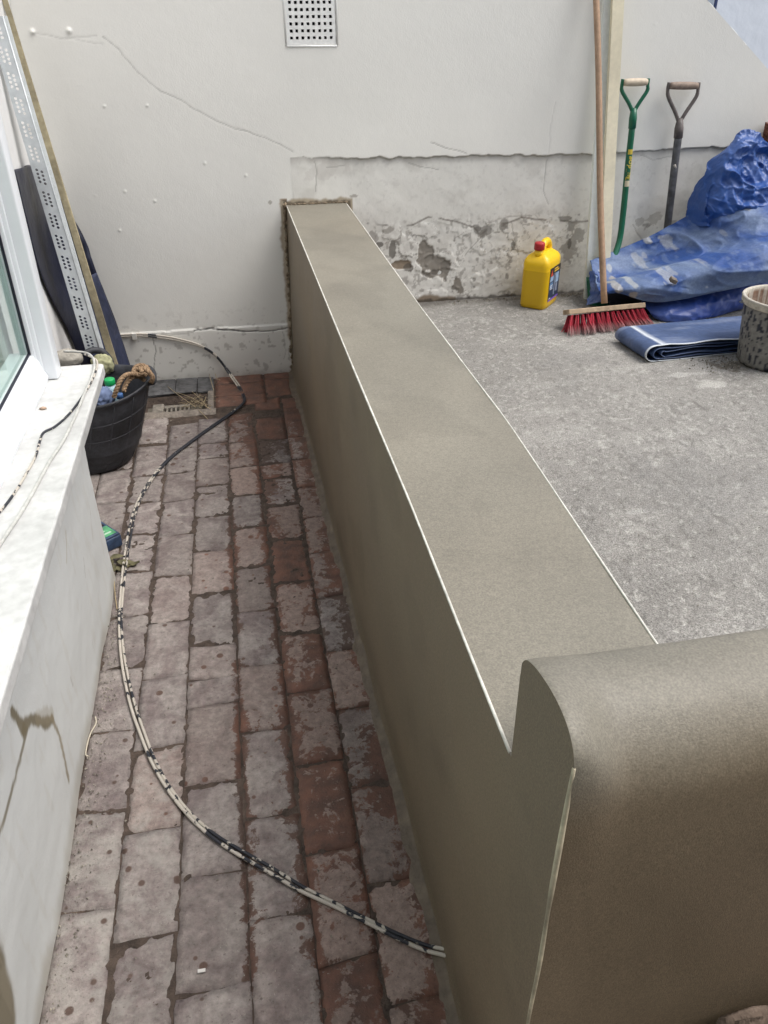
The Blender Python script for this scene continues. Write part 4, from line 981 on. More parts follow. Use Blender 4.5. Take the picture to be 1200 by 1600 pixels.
tag(tube('white_cable', catmull(c1, 8), .0036, mat('white_cable_sheath', (.50, .50, .47), .5, .4, n=[(60, 3, .8, 1.1)]), None, 8), 'thin white cable running the length of the white sill', 'cable')
c2 = sp_([(128, 552), (147, 560), (152, 568), (148, 585), (138, 605), (120, 632), (103, 652), (85, 667), (68, 676), (62, 690), (56, 712), (42, 738), (28, 762), (12, 785), (-5, 805)], .004)
m_dkc = cable_mat('dirty_dark_cable', .50)
tag(tube('dark_cable', catmull(c2, 8), .0028, m_dkc, None, 8, cols=[(-.02+.1*math.sin(i*.09), 0, 0) for i in range(8*14+1)]), 'thin dirty dark cable kinked beside the white one on the sill', 'cable')
wp = sp_([(62, 640), (66, 637), (70, 636), (72, 638), (70, 641)], .004)
blobobj('plaster_crumb', tuple(on_z(67, 638, SZ+.003)), .009, mat('brown_crumb', (.42, .30, .22), .9, n=[(80, 3, .6, 1.2)]), 'small brown crumb of plaster lying on the sill', 'crumb', (1, .6, .4), .4, 30, 2, 3)

# ================================================================== BATTERY, LEAVES, WIRE BY THE BAY FOOT
bat = empty('tool_battery', (-.49, 2.23, 0), 'navy blue power tool battery with a green label lying at the bay foot', 'battery')
m_batt = mat('navy_tool_plastic', (.035, .060, .115), .5, .4, n=[(50, 4, .7, 1.35)], bump=[(150, .0008, 'n')])
p0, p1, p2 = on_z(163, 868, 0), on_z(193, 853, 0), on_z(152, 805, .05)
ex = (p1-p0); ex = ex/np.linalg.norm(ex); ey = np.array([-ex[1], ex[0], 0]); ang_ = math.atan2(ex[1], ex[0])
Mb = Matrix.Translation(Vector((p1[0], p1[1], .003))) @ Matrix.Rotation(ang_, 4, 'Z')
box('body', (-.085, 0, 0), (0, .12, .042), m_batt, bat, .005, M=Mb, seg=3)
box('lid', (-.083, .002, .0425), (-.002, .118, .049), m_batt, bat, .003, M=Mb)
m_gl = mat('green_label', (.10, .36, .17), .45, n=[(70, 2, .6, 1.3)]); m_glw = mat('pale_label_print', (.45, .62, .48), .5)
box('label', (-.080, .010, .0492), (-.008, .068, .0500), m_gl, bat, 0, M=Mb); box('label_print', (-.06, .022, .0502), (-.018, .030, .0507), m_glw, bat, 0, M=Mb); box('label_print', (-.066, .040, .0502), (-.03, .046, .0507), m_glw, bat, 0, M=Mb)
box('terminal_block', (-.07, .074, .0492), (-.012, .110, .052), mat('black_plastic', (.012, .012, .016), .5), bat, .001, M=Mb)
box('latch', (-.0005, .02, .018), (.008, .05, .034), m_batt, bat, .002, M=Mb)
m_leaf = mat('olive_dead_leaf', (.125, .115, .06), .8, n=[(40, 4, .5, 1.5)])
LEAFL = ['curled olive leaf tucked under the front edge of the battery', 'olive leaf lying on the bay foot below the battery', 'olive leaf crossed by the cable beside the battery', 'dark olive leaf under the cable below the battery', 'pointed olive leaf right of the cable, nearest the open bricks', 'lowest olive leaf of the little pile at the bay foot']
for i, (px, py, a, l) in enumerate([(182, 874, .3, .05), (172, 882, 2.2, .045), (198, 880, .1, .06), (190, 886, 3.0, .05), (210, 880, -.2, .035), (176, 892, 1.1, .04)]):
    c = on_z(px, py, .008); n_ = 9; Pl = np.zeros((n_, 5, 3))
    for u in range(n_):
        for k in range(5):
            s = u/(n_-1); w = math.sin(s*math.pi)**.8*l*.28*(k-2)/2
            lx_, ly_ = (s-.5)*l, w; Pl[u, k] = (c[0]+lx_*math.cos(a)-ly_*math.sin(a), c[1]+lx_*math.sin(a)+ly_*math.cos(a), .006+.008*math.sin(s*3+i)+abs(k-2)*.0025+.003*vn(s*5, k, i))
    o = grid('dead_leaf', Pl, m_leaf, cols=None); thick(o, .0006); tag(o, LEAFL[i], 'leaf', 'dead leaves by the battery')
tag(tube('wire_offcut', catmull([on_z(x, y, .006) for x, y in [(149, 1120), (150, 1130), (142, 1145), (137, 1160), (134, 1178), (138, 1182)]], 6), .0018, mat('cream_wire', (.55, .50, .40), .6), None, 6), 'short cream wire offcut curled against the bay foot', 'wire')
tag(tube('twig', catmull([on_z(x, y, .006) for x, y in [(177, 886), (178, 905), (180, 930), (183, 952)]], 5), .0016, m_straw, None, 6), 'thin pale straw-coloured twig lying along the bay foot', 'twig')
o = box('paper_scrap', tuple(on_z(309, 1521, .006)), tuple(on_z(321, 1513, .007)+np.array([0, 0, .001])), mat('white_paper', (.62, .60, .57), .8), None, 0); tag(o, 'tiny white scrap lying on a brick near the front', 'scrap')

# ================================================================== YELLOW JUG
jug = empty('jerrycan', (1.39, 3.43, HC), 'yellow plastic jerrycan with red cap and dark label against the wall', 'jerrycan')
m_yel = mat('yellow_hdpe', (.84, .54, .010), .38, .5, attr=True, n=[(3, 2, .97, 1.03)], bump=[(30, .0008, 'n')])
m_yel.node_tree.nodes['Principled BSDF'].inputs['Subsurface Weight'].default_value = .0
jA, jB, jC = on_z(815, 480, HC), on_z(850, 486, HC), on_z(879, 463, HC)
JW, JL, JH = .125, .185, .258
exj = jC-jB; angj = math.atan2(exj[1], exj[0])     # long axis runs back to the right
Mj = Matrix.Translation(Vector((jB[0], jB[1], HC+.001))) @ Matrix.Rotation(angj, 4, 'Z')
print('JUG', jA, jB, jC, np.linalg.norm(jA-jB), np.linalg.norm(jC-jB), math.degrees(angj))
# local: x along label side (length), y across (width, away to the left-back)
lev = [(0, .93), (.006, .98), (.02, 1.0), (.09, 1.0), (.1675, 1.0), (.1695, 1.0), (.178, .985), (.186, 1.0), (.200, .99), (.212, .95)]
seg = 40; rows = []
def rr(u, hx, hy, r):
    # rounded rectangle point by angle
    c, s = math.cos(u), math.sin(u); n_ = 7.0; k = (abs(c)**n_+abs(s)**n_)**(-1/n_); return c*k*hx, s*k*hy
P = []
for (z, f) in lev:
    P.append([(JL/2+rr(2*math.pi*k/seg, JL/2*f, JW/2*f, 0)[0], JW/2+rr(2*math.pi*k/seg, JL/2*f, JW/2*f, 0)[1], z) for k in range(seg+1)])
# shoulders: rise to the neck side, long ridge under the handle
for (z, fx, fy, ox) in [(.226, .84, .80, .0), (.236, .70, .56, .0), (.242, .60, .40, .0), (.244, .2, .15, 0), (.244, .0, .0, 0)]:
    P.append([(JL/2+ox+rr(2*math.pi*k/seg, JL/2*fx, JW/2*fy, 0)[0], JW/2+rr(2*math.pi*k/seg, JL/2*fx, JW/2*fy, 0)[1], z) for k in range(seg+1)])
P = np.array(P, float)
Pw = np.array([[tuple(Mj @ Vector(q)) for q in r] for r in P]); cj = np.ones(Pw.shape); cj[P[..., 2] < .168] = (.80, .78, .8); grid('body', Pw, m_yel, jug, cols=cj)
def jt(q): return Mj @ Vector(q)
hp = [(.070, JW/2, .232), (.074, JW/2, .252), (.086, JW/2, .268), (.108, JW/2, .275), (.135, JW/2, .272), (.152, JW/2, .258), (.162, JW/2, .236), (.170, JW/2, .200)]
V, F = tube_data([jt(q) for q in catmull(hp, 5)], [.0165]*36, 14); mesh('handle', V, F, m_yel, jug, cols=np.ones((len(V), 3)))
V, F = tube_data([jt((.038, JW/2, .225)), jt((.036, JW/2, .255))], [.021, .019], 20); mesh('neck', V, F, m_yel, jug, cols=np.ones((len(V), 3)))
cx_, cy_ = .036, JW/2
m_red = mat('red_cap_plastic', (.42, .02, .025), .4, .5)
V = []; 
prof_c = [(0, .288), (.019, .288), (.0222, .285), (.023, .280), (.023, .258), (.0215, .256), (0, .256)]
P = np.zeros((len(prof_c), 41, 3))
for i, (r, z) in enumerate(prof_c):
    for k in range(41):
        a = 2*math.pi*k/40; rk = r*(1+(.018 if (k % 2 and 1 < i < 5) else 0)); P[i, k] = jt((cx_+rk*math.cos(a), cy_+rk*math.sin(a), z))
grid('cap', P, m_red, jug)
m_lab = mat('dark_blue_label', (.022, .035, .075), .4, n=[(30, 2, .8, 1.3)])
lab = box('label', (.034, -.0012, .030), (JL-.020, -.0002, .178), m_lab, jug, 0, M=Mj)
def lp(name, u0, z0, u1, z1, m, d=.0018): return box(name, (u0, -d, z0), (u1, -.0011, z1), m, lab, 0, M=Mj)
m_ly = mat('label_yellow', (.70, .42, .04), .5); m_lb = mat('label_pale_blue', (.30, .42, .58), .5); m_lp = mat('label_purple', (.20, .10, .50), .5); m_lw = mat('label_white', (.7, .7, .7), .5); m_lr = mat('label_red', (.60, .07, .03), .5); m_lg = mat('label_grey', (.22, .25, .33), .5); m_lk = mat('label_black', (.02, .02, .024), .5)
lp('header', .034, .148, JL-.020, .178, m_lk, .0016); lp('title_line', .085, .164, .130, .170, m_ly, .0022); lp('title_line', .085, .154, .148, .160, m_ly, .0022)
bm = bmesh.new(); vs = [bm.verts.new(jt(q)) for q in ((.040, -.0023, .142), (.070, -.0023, .142), (.055, -.0023, .172))]; bm.faces.new(vs); bm_obj('red_triangle', bm, m_lr, lab)
lp('picture', .040, .118, .080, .140, m_lb, .0019); lp('picture', .040, .082, .080, .112, mat('label_mid_blue', (.12, .22, .38), .5), .0019); lp('text_line', .042, .098, .075, .101, m_lw, .0023); lp('text_line', .042, .090, .070, .093, m_lw, .0023); lp('text_line', .042, .082, .075, .0845, m_lw, .0023)
lp('stripe', .092, .050, .106, .146, m_lg, .0019); lp('picture', .112, .100, .150, .144, m_lb, .0019); lp('picture', .116, .060, .140, .096, m_lg, .0021); lp('stripe', .034, .030, JL-.020, .037, m_lp, .0019); lp('text_line', .038, .041, .060, .043, m_lw, .0022)

# ================================================================== BROOM
broom = empty('broom', (1.5, 3.12, HC), 'wide red-bristled yard broom with a long pale wooden pole leaning on the wall', 'broom')
m_pole = mat('worn_wooden_pole', (.38, .25, .16), .55, .4, n=[(5, 4, .75, 1.15), (70, 4, .85, 1.12)], bump=[(100, .0006, 'n')])
bl0 = on_z(884, 484, .372); bl1 = on_z(1003, 473, .372)
e = Vector(bl1-bl0); Lh = e.length; e.normalize()
pb = Vector(on_z(944, 474, .385)); ptop = Vector(on_y(929, -60, 3.545))
ax = (pb-ptop).normalized()
yv_ = ax.cross(e).normalized()*-1; 
if yv_.y > 0: yv_ = -yv_                         # towards the camera
zv_ = -ax
Mh = Matrix(((e.x, yv_.x, zv_.x, bl0[0]), (e.y, yv_.y, zv_.y, bl0[1]), (e.z, yv_.z, zv_.z, bl0[2]), (0, 0, 0, 1)))
pts = [ptop+(pb-ptop)*t for t in np.linspace(0, 1, 14)]; pts = [p+Vector((.004*math.sin(i*.5), 0, 0)) for i, p in enumerate(pts)]
tube('pole', pts, [.0125+.0012*i/14 for i in range(14)], m_pole, broom, 16)
m_blk = mat('broom_block_wood', (.40, .30, .20), .7, n=[(30, 4, .7, 1.2)], bump=[(90, .0008, 'n')])
box('block', (0, -.030, -.021), (Lh, .030, .0), m_blk, broom, .003, M=Mh)
m_bris = bpy.data.materials.new('red_bristle'); m_bris.use_nodes = True; t = m_bris.node_tree; b = t.nodes['Principled BSDF']
at = t.nodes.new('ShaderNodeAttribute'); at.attribute_name = 'Col'; t.links.new(at.outputs['Color'], b.inputs['Base Color']); b.inputs['Roughness'].default_value = .6
for row in range(4):
    for k in range(15):
        V = []; F = []; Cc = []
        bx_ = (k+.5)/15*Lh*.97+.006+(.5*Lh/15 if row % 2 else 0); by_ = .022-row*.0147
        by_ = -by_ if False else by_
        sx_ = random.uniform(-.012, .012)+(bx_/Lh-.5)*.05; sy_ = .028+.020*(by_/.02)+random.uniform(-.006, .006)
        for s in range(16):
            a = random.random()*6.28; r = random.random()**.5*.006
            b0 = Vector((bx_+math.cos(a)*r, by_+math.sin(a)*r, -.024)); ln = random.uniform(.074, .090)
            b1 = b0+Vector((sx_*.5+math.cos(a)*r*.6, sy_*.35, -ln*.5)); b2 = b0+Vector((sx_+math.cos(a)*r*1.6+random.uniform(-.004, .004), sy_+math.sin(a)*r*1.2, -ln))
            wd = .0016
            o_ = len(V); red = np.array([.42, .012, .035])*random.uniform(.6, 1.25); tip = np.array([.36, .25, .24])*random.uniform(.5, 1.2)
            if row >= 2: tip = red*.7
            for (q, w, c) in ((b0, wd, red), (b1, wd, red), (b0.lerp(b2, .75), wd*.9, red*.4+tip*.6), (b2, wd*.5, tip)):
                for j in range(3):
                    aj = j*2.094; p_ = Mh @ (q+Vector((math.cos(aj)*w, math.sin(aj)*w, 0)))
                    if p_.z < HC+.001: p_.z = HC+.001+random.uniform(0, .001)
                    V.append(p_); Cc.append(c)
            for lv in range(3):
                for j in range(3): j2 = (j+1) % 3; F.append((o_+lv*3+j, o_+lv*3+j2, o_+(lv+1)*3+j2, o_+(lv+1)*3+j))
        mesh('bristle_tuft', V, F, m_bris, broom, cols=Cc)

# ================================================================== BOARDS AND SHOVELS
m_wb = mat('pale_painted_board', (.80, .84, .80), .6, n=[(3, 3, .95, 1.03), (50, 4, .93, 1.04)]); m_cb = mat('new_pine_board', (.80, .74, .56), .6, n=[(5, 3, .88, 1.08), (60, 4, .94, 1.04)])
board('painted_board', [(948, -60), (913, 476)], [(961, -60), (938, 476)], 3.545, 3.47, .018, m_wb, 'narrow white painted board behind the broom pole', 'board')
board('pine_board', [(960, -60), (934, 478)], [(979, -60), (950, 478)], 3.520, 3.44, .018, m_cb, 'narrow cream pine board right behind the broom pole', 'board')
def shovel(name, barpx, neck, shaft, m_s, m_g, label, y, blade, rs=.0155):
    t = empty(name, tuple(on_y(shaft[-1][0], shaft[-1][1], y)), label, 'shovel')
    g0, g1 = on_y(*barpx[0], y), on_y(*barpx[1], y)
    bp_ = [g0*(1-s)+g1*s for s in np.linspace(0, 1, 9)]
    tube('grip', bp_, [.0125, .0142, .0150, .0153, .0155, .0153, .0150, .0142, .0125], m_g, t, 14)
    nk = on_y(*neck, y)
    for gg, sgn in ((g0, -1), (g1, 1)):
        mid1 = gg*.68+nk*.32+np.array([sgn*.020, 0, 0]); mid2 = gg*.25+nk*.75+np.array([sgn*.010, 0, 0])
        tube('yoke_arm', catmull([gg+np.array([sgn*.004, 0, .013]), gg+np.array([sgn*.005, 0, -.012]), mid1, mid2, nk+np.array([0, 0, -.012])], 6), [.0072]*10+[.0080]*15, m_s, t, 10)
    sp = [on_y(px, py, yy) for px, py, yy in shaft]
    s0 = sp[0]; tube('socket', [nk+np.array([0, 0, .008]), nk*.5+s0*.5, s0+(sp[1]-s0)*.06], [.012, rs+.003, rs+.0028], m_s, t, 16)
    C_ = catmull(sp, 6); tube('shaft', C_, rs, m_s, t, 16)
    return t, C_
m_green = mat('green_enamel', (.008, .115, .062), .35, .5, n=[(10, 3, .85, 1.1)]); m_grip = mat('cream_wood_grip', (.55, .47, .36), .6, n=[(50, 4, .85, 1.1)])
m_grip2 = mat('worn_brown_grip', (.25, .19, .15), .7, n=[(60, 4, .7, 1.2)]); m_black = mat('cement_dusted_black_shaft', (.060, .062, .068), .5, .5, n=[(14, 5, .5, 2.2), (70, 3, .8, 1.3)])
m_grey = mat('dull_grey_yoke', (.11, .095, .09), .55, .5, n=[(40, 4, .7, 1.4)])
g, gc = shovel('green_shovel', [(974, 129), (1011, 128)], (990, 172), [(988, 197, 3.525), (981, 260, 3.52), (974, 330, 3.51), (969, 370, 3.50), (962, 395, 3.475), (952, 420, 3.44), (945, 440, 3.40)], m_green, m_grip, 'green shovel with a cream D-grip and gold lettering down its shaft', 3.53, None, .0135)
k_, kc = shovel('black_shovel', [(1046, 134), (1090, 134)], (1062, 188), [(1060, 212, 3.525), (1053, 270, 3.52), (1044, 345, 3.505), (1038, 395, 3.49), (1034, 430, 3.47)], m_black, m_grip2, 'dusty black shovel with a brown D-grip above the blue tarp', 3.53, None, .0165)
tube('cement_blob', [on_y(1054, 258, 3.503), on_y(1056, 263, 3.503)], [.006, .004], mat('dried_cement', (.4, .38, .34), .9), k_, 8)
for ob_ in list(k_.children):
    if ob_.name.startswith('yoke_arm') or ob_.name.startswith('socket'): ob_.data.materials.clear(); ob_.data.materials.append(m_grey)
# blades behind the tarp
for (ct, par, m_) in ((gc[-1], g, m_green), (kc[-1], k_, m_black)):
    n_ = 9; Pb = np.zeros((n_, 9, 3))
    for i in range(n_):
        for j in range(9):
            u = (i/(n_-1)-.5)*2; v = j/8; w = .085*(1-.25*v)
            Pb[i, j] = (ct[0]+u*w-.01*v, min(ct[1]-.0-v*.05+.02*u*u, 3.53), max(ct[2]+.02-v*.14, HC+.004))
    thick(grid('blade', Pb, m_, par), .003)
# gold label and lettering on the green shaft
def on_shaft(px, py, yb):
    return on_y(px, py, yb)
m_gold = mat('gold_lettering', (.55, .43, .06), .45); m_cream = mat('cream_sticker', (.55, .50, .36), .5)
cu = bpy.data.curves.new('lettering', 'FONT'); cu.body = 'Bulldog'; cu.size = .034; cu.align_x = 'LEFT'; cu.extrude = .0002; cu.offset = .0009
to = bpy.data.objects.new('lettering_source', cu); S.collection.objects.link(to)
bpy.context.view_layer.update(); me = bpy.data.meshes.new_from_object(to.evaluated_get(bpy.context.evaluated_depsgraph_get())); bpy.data.objects.remove(to)
lo, hi = Vector(on_y(976.5, 281, 3.518)), Vector(on_y(983.5, 243, 3.522))
def shaft_at(z):
    A_ = np.array(gc); o_ = np.argsort(A_[:, 2]); return Vector([float(np.interp(z, A_[o_, 2], A_[o_, k])) for k in range(3)])
lo, hi = shaft_at(lo.z), shaft_at(hi.z)
ax_ = (hi-lo); Lt = ax_.length; ax_.normalize(); bxs = [v.co.x for v in me.vertices]; wtx = max(bxs)-min(bxs)
bm = bmesh.new(); bm.from_mesh(me); bmesh.ops.triangulate(bm, faces=bm.faces[:])
for v in bm.verts:
    s = (v.co.x-min(bxs))/wtx*Lt; yy_ = (v.co.y-.012)*.95; zz_ = v.co.z
    th = yy_/.0138; nn = .0139+zz_
    side = Vector((-1, 0, 0)); fr_ = Vector((0, -1, 0))
    v.co = lo+ax_*s+side*math.sin(th)*nn+fr_*math.cos(th)*nn
bm_obj('lettering', bm, m_gold, g)
def wrap(name, px0, py0, px1, py1, half, m, r=.01375):
    a_, b_ = shaft_at(on_y(px0, py0, 3.517)[2]), shaft_at(on_y(px1, py1, 3.519)[2]); P_ = np.zeros((6, 10, 3))
    for i in range(6):
        c = a_.lerp(b_, i/5)
        for j in range(10):
            th = (j/9-.5)*2*half; P_[i, j] = c+Vector((math.sin(th)*r, -math.cos(th)*r, 0))
    return grid(name, P_, m, g)
wrap('sticker', 973.5, 291, 976.0, 281.5, .9, m_cream); wrap('gold_band', 983.8, 241, 985.2, 233, .9, m_gold)

# ================================================================== BLUE SACK, TARPAULIN, FOLDED SHEET
def dust(P, base, dustc, amt, sc, seed, spots=()):
    X_, Y_, Z_ = P[..., 0], P[..., 1], P[..., 2]
    n_ = fbm(X_*sc*1.6+Y_*sc*.7, Z_*sc*2.2+Y_*sc*.5, seed, 6); k = (sstep(.34, .74, n_)*amt)[..., None]
    c = np.ones(P.shape)*np.array(base)*(.85+.3*fbm(X_*9, Z_*9, seed+3, 3))[..., None]; c = c*(1-k)+np.array(dustc)*k
    n2 = (sstep(.54, .72, fbm(X_*sc*8, Z_*sc*8+Y_*9, seed+5, 4))*amt*.35)[..., None]; c = c*(1-n2)+np.array(dustc)*1.25*n2
    for (x, z, r, cc_, al) in spots:
        q = np.hypot(X_-x, (Z_-z))/r+(fbm(X_*55, Z_*55, seed+9, 4)-.5)*1.3; kk = (sstep(1.1, .75, q)*al)[..., None]; c = c*(1-kk)+np.array(cc_)*kk
    return c
m_blue = mat('blue_sack_plastic', (1, 1, 1), .42, .5, attr=True, bump=[(60, .002, 'n')])
m_tarp = mat('blue_tarpaulin', (1, 1, 1), .62, .35, attr=True, n=[(120, 3, .88, 1.10)], bump=[(30, .003, 'n'), (600, .0004, 'n')])
BLUE = (.012, .066, .27)
def Y3(px, py, y): return on_y(px, py, y)
rows = [
 [Y3(1136, 240, 3.47), Y3(1148, 215, 3.45), Y3(1163, 202, 3.44), Y3(1180, 206, 3.44), Y3(1200, 220, 3.45), Y3(1225, 240, 3.47)],
 [Y3(1108, 250, 3.49), Y3(1135, 240, 3.42), Y3(1160, 250, 3.38), Y3(1180, 243, 3.42), Y3(1205, 245, 3.39), Y3(1240, 250, 3.42)],
 [Y3(1090, 280, 3.49), Y3(1125, 280, 3.37), Y3(1160, 285, 3.34), Y3(1190, 270, 3.38), Y3(1215, 280, 3.34), Y3(1260, 280, 3.38)],
 [Y3(1075, 315, 3.49), Y3(1110, 318, 3.35), Y3(1150, 320, 3.30), Y3(1190, 318, 3.30), Y3(1230, 318, 3.30), Y3(1280, 320, 3.34)],
 [Y3(1066, 350, 3.48), Y3(1100, 355, 3.36), Y3(1150, 360, 3.32), Y3(1190, 360, 3.31), Y3(1230, 360, 3.32), Y3(1290, 360, 3.34)]]
P = interp_rows(rows, 150, 130); P = crumple(P, .060, 6, 3.3); P = ridge(P, .035, 6, 4.4, (1, 1, .7), 4); P = crumple(P, .014, 15, 7.3); P = ridge(P, .010, 19, 1.4); P = crumple(P, .007, 34, 9.1)
P[..., 1] = np.minimum(P[..., 1], 3.548)
sack = tag(thick(grid('blue_sack', P, m_blue, cols=dust(P, BLUE, (.10, .16, .36), .35, 8, 201)), .002), 'clean bright blue crumpled plastic sack propped against the white wall', 'sack')
TB = (.028, .075, .25); TD = (.18, .24, .35)
rows = [
 [Y3(920, 408, 3.46), Y3(950, 396, 3.49), Y3(985, 382, 3.50), Y3(1020, 366, 3.49), Y3(1060, 344, 3.48), Y3(1100, 323, 3.44), Y3(1140, 311, 3.38), Y3(1200, 304, 3.33), Y3(1290, 300, 3.32)],
 [Y3(925, 420, 3.40), Y3(955, 412, 3.43), Y3(990, 400, 3.44), Y3(1025, 388, 3.42), Y3(1065, 372, 3.40), Y3(1105, 352, 3.35), Y3(1145, 338, 3.30), Y3(1200, 330, 3.25), Y3(1290, 325, 3.24)],
 [Y3(930, 440, 3.34), Y3(956, 434, 3.36), Y3(990, 426, 3.37), Y3(1030, 414, 3.34), Y3(1070, 402, 3.31), Y3(1110, 388, 3.27), Y3(1150, 374, 3.22), Y3(1200, 362, 3.18), Y3(1290, 355, 3.16)],
 [Y3(933, 450, 3.27), Y3(958, 437.5, 3.285), Y3(990, 428.5, 3.285), Y3(1030, 418.5, 3.255), Y3(1070, 408.5, 3.225), Y3(1110, 399.5, 3.195), Y3(1150, 390.5, 3.155), Y3(1200, 381.5, 3.115), Y3(1290, 373, 3.085)],
 [Y3(934, 452, 3.24), Y3(958, 440, 3.25), Y3(990, 431, 3.25), Y3(1030, 421, 3.22), Y3(1070, 411, 3.19), Y3(1110, 402, 3.16), Y3(1150, 393, 3.12), Y3(1200, 384, 3.08), Y3(1290, 376, 3.05)],
 [Y3(938, 458, 3.22), Y3(960, 452, 3.18), Y3(995, 448, 3.14), Y3(1030, 444, 3.12), Y3(1070, 437, 3.10), Y3(1110, 428, 3.07), Y3(1150, 420, 3.04), Y3(1200, 410, 3.02), Y3(1290, 400, 3.0)],
 [Y3(942, 462, 3.21), Y3(965, 458, 3.17), Y3(998, 468, 3.13), Y3(1030, 472, 3.11), Y3(1070, 467, 3.10), Y3(1110, 458, 3.08), Y3(1150, 450, 3.06), Y3(1200, 441, 3.04), Y3(1290, 430, 3.02)]]
P = interp_rows(rows, 240, 150); P = crumple(P, .020, 4.5, 11.3, (.45, 1, 1.4)); P = ridge(P, .022, 5.5, 2.1, (.35, 1, 1.7)); P = ridge(P, .010, 12, 7.7, (.6, 1, 1.2)); P = crumple(P, .005, 22, 4.1, (.6, 1, 1.3))
P[..., 1] = np.minimum(P[..., 1], 3.545)
def wp(px, py, y): q = Y3(px, py, y); return q[0], q[2]
SP = [(*wp(1018, 380, 3.42), 0.0144, (.40, .41, .40), 0.72), (*wp(958, 424, 3.36), 0.0158, (.38, .40, .40), 0.68), (*wp(962, 447, 3.2), 0.0173, (.42, .41, .38), 0.72), (*wp(986, 459, 3.15), 0.0158, (.36, .33, .27), 0.68), (*wp(1050, 437, 3.1), 0.0259, (.36, .38, .40), 0.60), (*wp(1138, 367, 3.24), 0.0115, (.35, .38, .42), 0.48), (*wp(1027, 411, 3.3), 0.0130, (.36, .38, .40), 0.48), (*wp(1063, 388, 3.3), .03, (.34, .36, .37), .6), (*wp(1155, 313, 3.35), .03, (.40, .42, .42), .7), (*wp(1105, 449, 3.07), 0.0058, (.4, .43, .48), 0.64)]
tarp = thick(grid('tarpaulin', P, m_tarp, cols=dust(P, TB, TD, .70, 5.5, 211, SP)), .0025); tag(tarp, 'dusty cement-spotted blue tarpaulin heaped over a pile by the wall', 'tarpaulin')
# lower fold of the same heap hanging below the hem
rows = [
 [Y3(1000, 468, 3.20), Y3(1030, 466, 3.18), Y3(1070, 460, 3.17), Y3(1110, 452, 3.17), Y3(1150, 445, 3.18), Y3(1200, 436, 3.2), Y3(1260, 430, 3.2)],
 [Y3(1014, 486, 3.14), Y3(1040, 490, 3.10), Y3(1072, 488, 3.08), Y3(1110, 478, 3.09), Y3(1150, 467, 3.12), Y3(1200, 455, 3.15), Y3(1260, 447, 3.15)],
 [Y3(1024, 498, 3.13), Y3(1045, 507, 3.09), Y3(1070, 510, 3.08), Y3(1108, 498, 3.10), Y3(1150, 483, 3.14), Y3(1200, 468, 3.18), Y3(1260, 460, 3.18)],
 [Y3(1040, 505, 3.20), Y3(1055, 512, 3.16), Y3(1075, 512, 3.16), Y3(1108, 502, 3.18), Y3(1150, 488, 3.22), Y3(1200, 473, 3.26), Y3(1260, 465, 3.26)]]
P = interp_rows(rows, 120, 50); P = crease(P, .014, 10, 21.3); P[..., 2] = np.maximum(P[..., 2], HC+.004)
thick(grid('lower_fold', P, m_blue, tarp, cols=dust(P, (.016, .05, .26), (.08, .12, .28), .4, 8, 221)), .002)
# crumpled tail between broom pole and boards
rows = [[Y3(921, 424, 3.40), Y3(930, 423, 3.38), Y3(942, 425, 3.36)], [Y3(922, 445, 3.36), Y3(931, 446, 3.33), Y3(942, 446, 3.31)], [Y3(920, 462, 3.34), Y3(930, 461, 3.30), Y3(944, 455, 3.26)], [Y3(915, 477, 3.30), Y3(928, 474, 3.26), Y3(946, 470, 3.22)]]
P = interp_rows(rows, 30, 50); P = crease(P, .02, 20, 31.3); P[..., 2] = np.maximum(P[..., 2], HC+.003)
thick(grid('tail', P, m_tarp, tarp, cols=dust(P, (.03, .07, .24), (.2, .25, .36), .4, 14, 231)), .002)
rows = [[Y3(948, 454, 3.24), Y3(975, 458, 3.2), Y3(1010, 462, 3.18)], [Y3(950, 470, 3.25), Y3(985, 474, 3.22), Y3(1020, 482, 3.18)], [Y3(960, 490, 3.25), Y3(990, 495, 3.22), Y3(1040, 510, 3.17)]]
P = interp_rows(rows, 30, 30); P[..., 2] = np.maximum(P[..., 2], HC+.003)
thick(grid('under_fold', crease(P, .01, 14, 3), m_navy, tarp), .002)
# what the tarpaulin covers
m_fill = mat('rubble_bag', (.05, .05, .06), .9)
blobobj('rubble_bag', (2.20, 3.46, HC+.12), .14, m_fill, 'dark filled rubble bag mostly hidden under the blue tarpaulin', 'bag', (1.5, .55, .75), .15, 6, 3)
lump = box('mortar_lump', (-.016, -.014, -.008), (.014, .012, .010), mat('brown_mortar_lump', (.16, .135, .11), .9, n=[(60, 3, .6, 1.3)]), None, .003, M=Matrix.Translation(Vector(Y3(1052, 438, 3.078))) @ Matrix.Rotation(.4, 4, 'Y') @ Matrix.Rotation(.3, 4, 'X'))
tag(lump, 'square brown lump of mortar stuck on the blue tarpaulin', 'mortar lump')
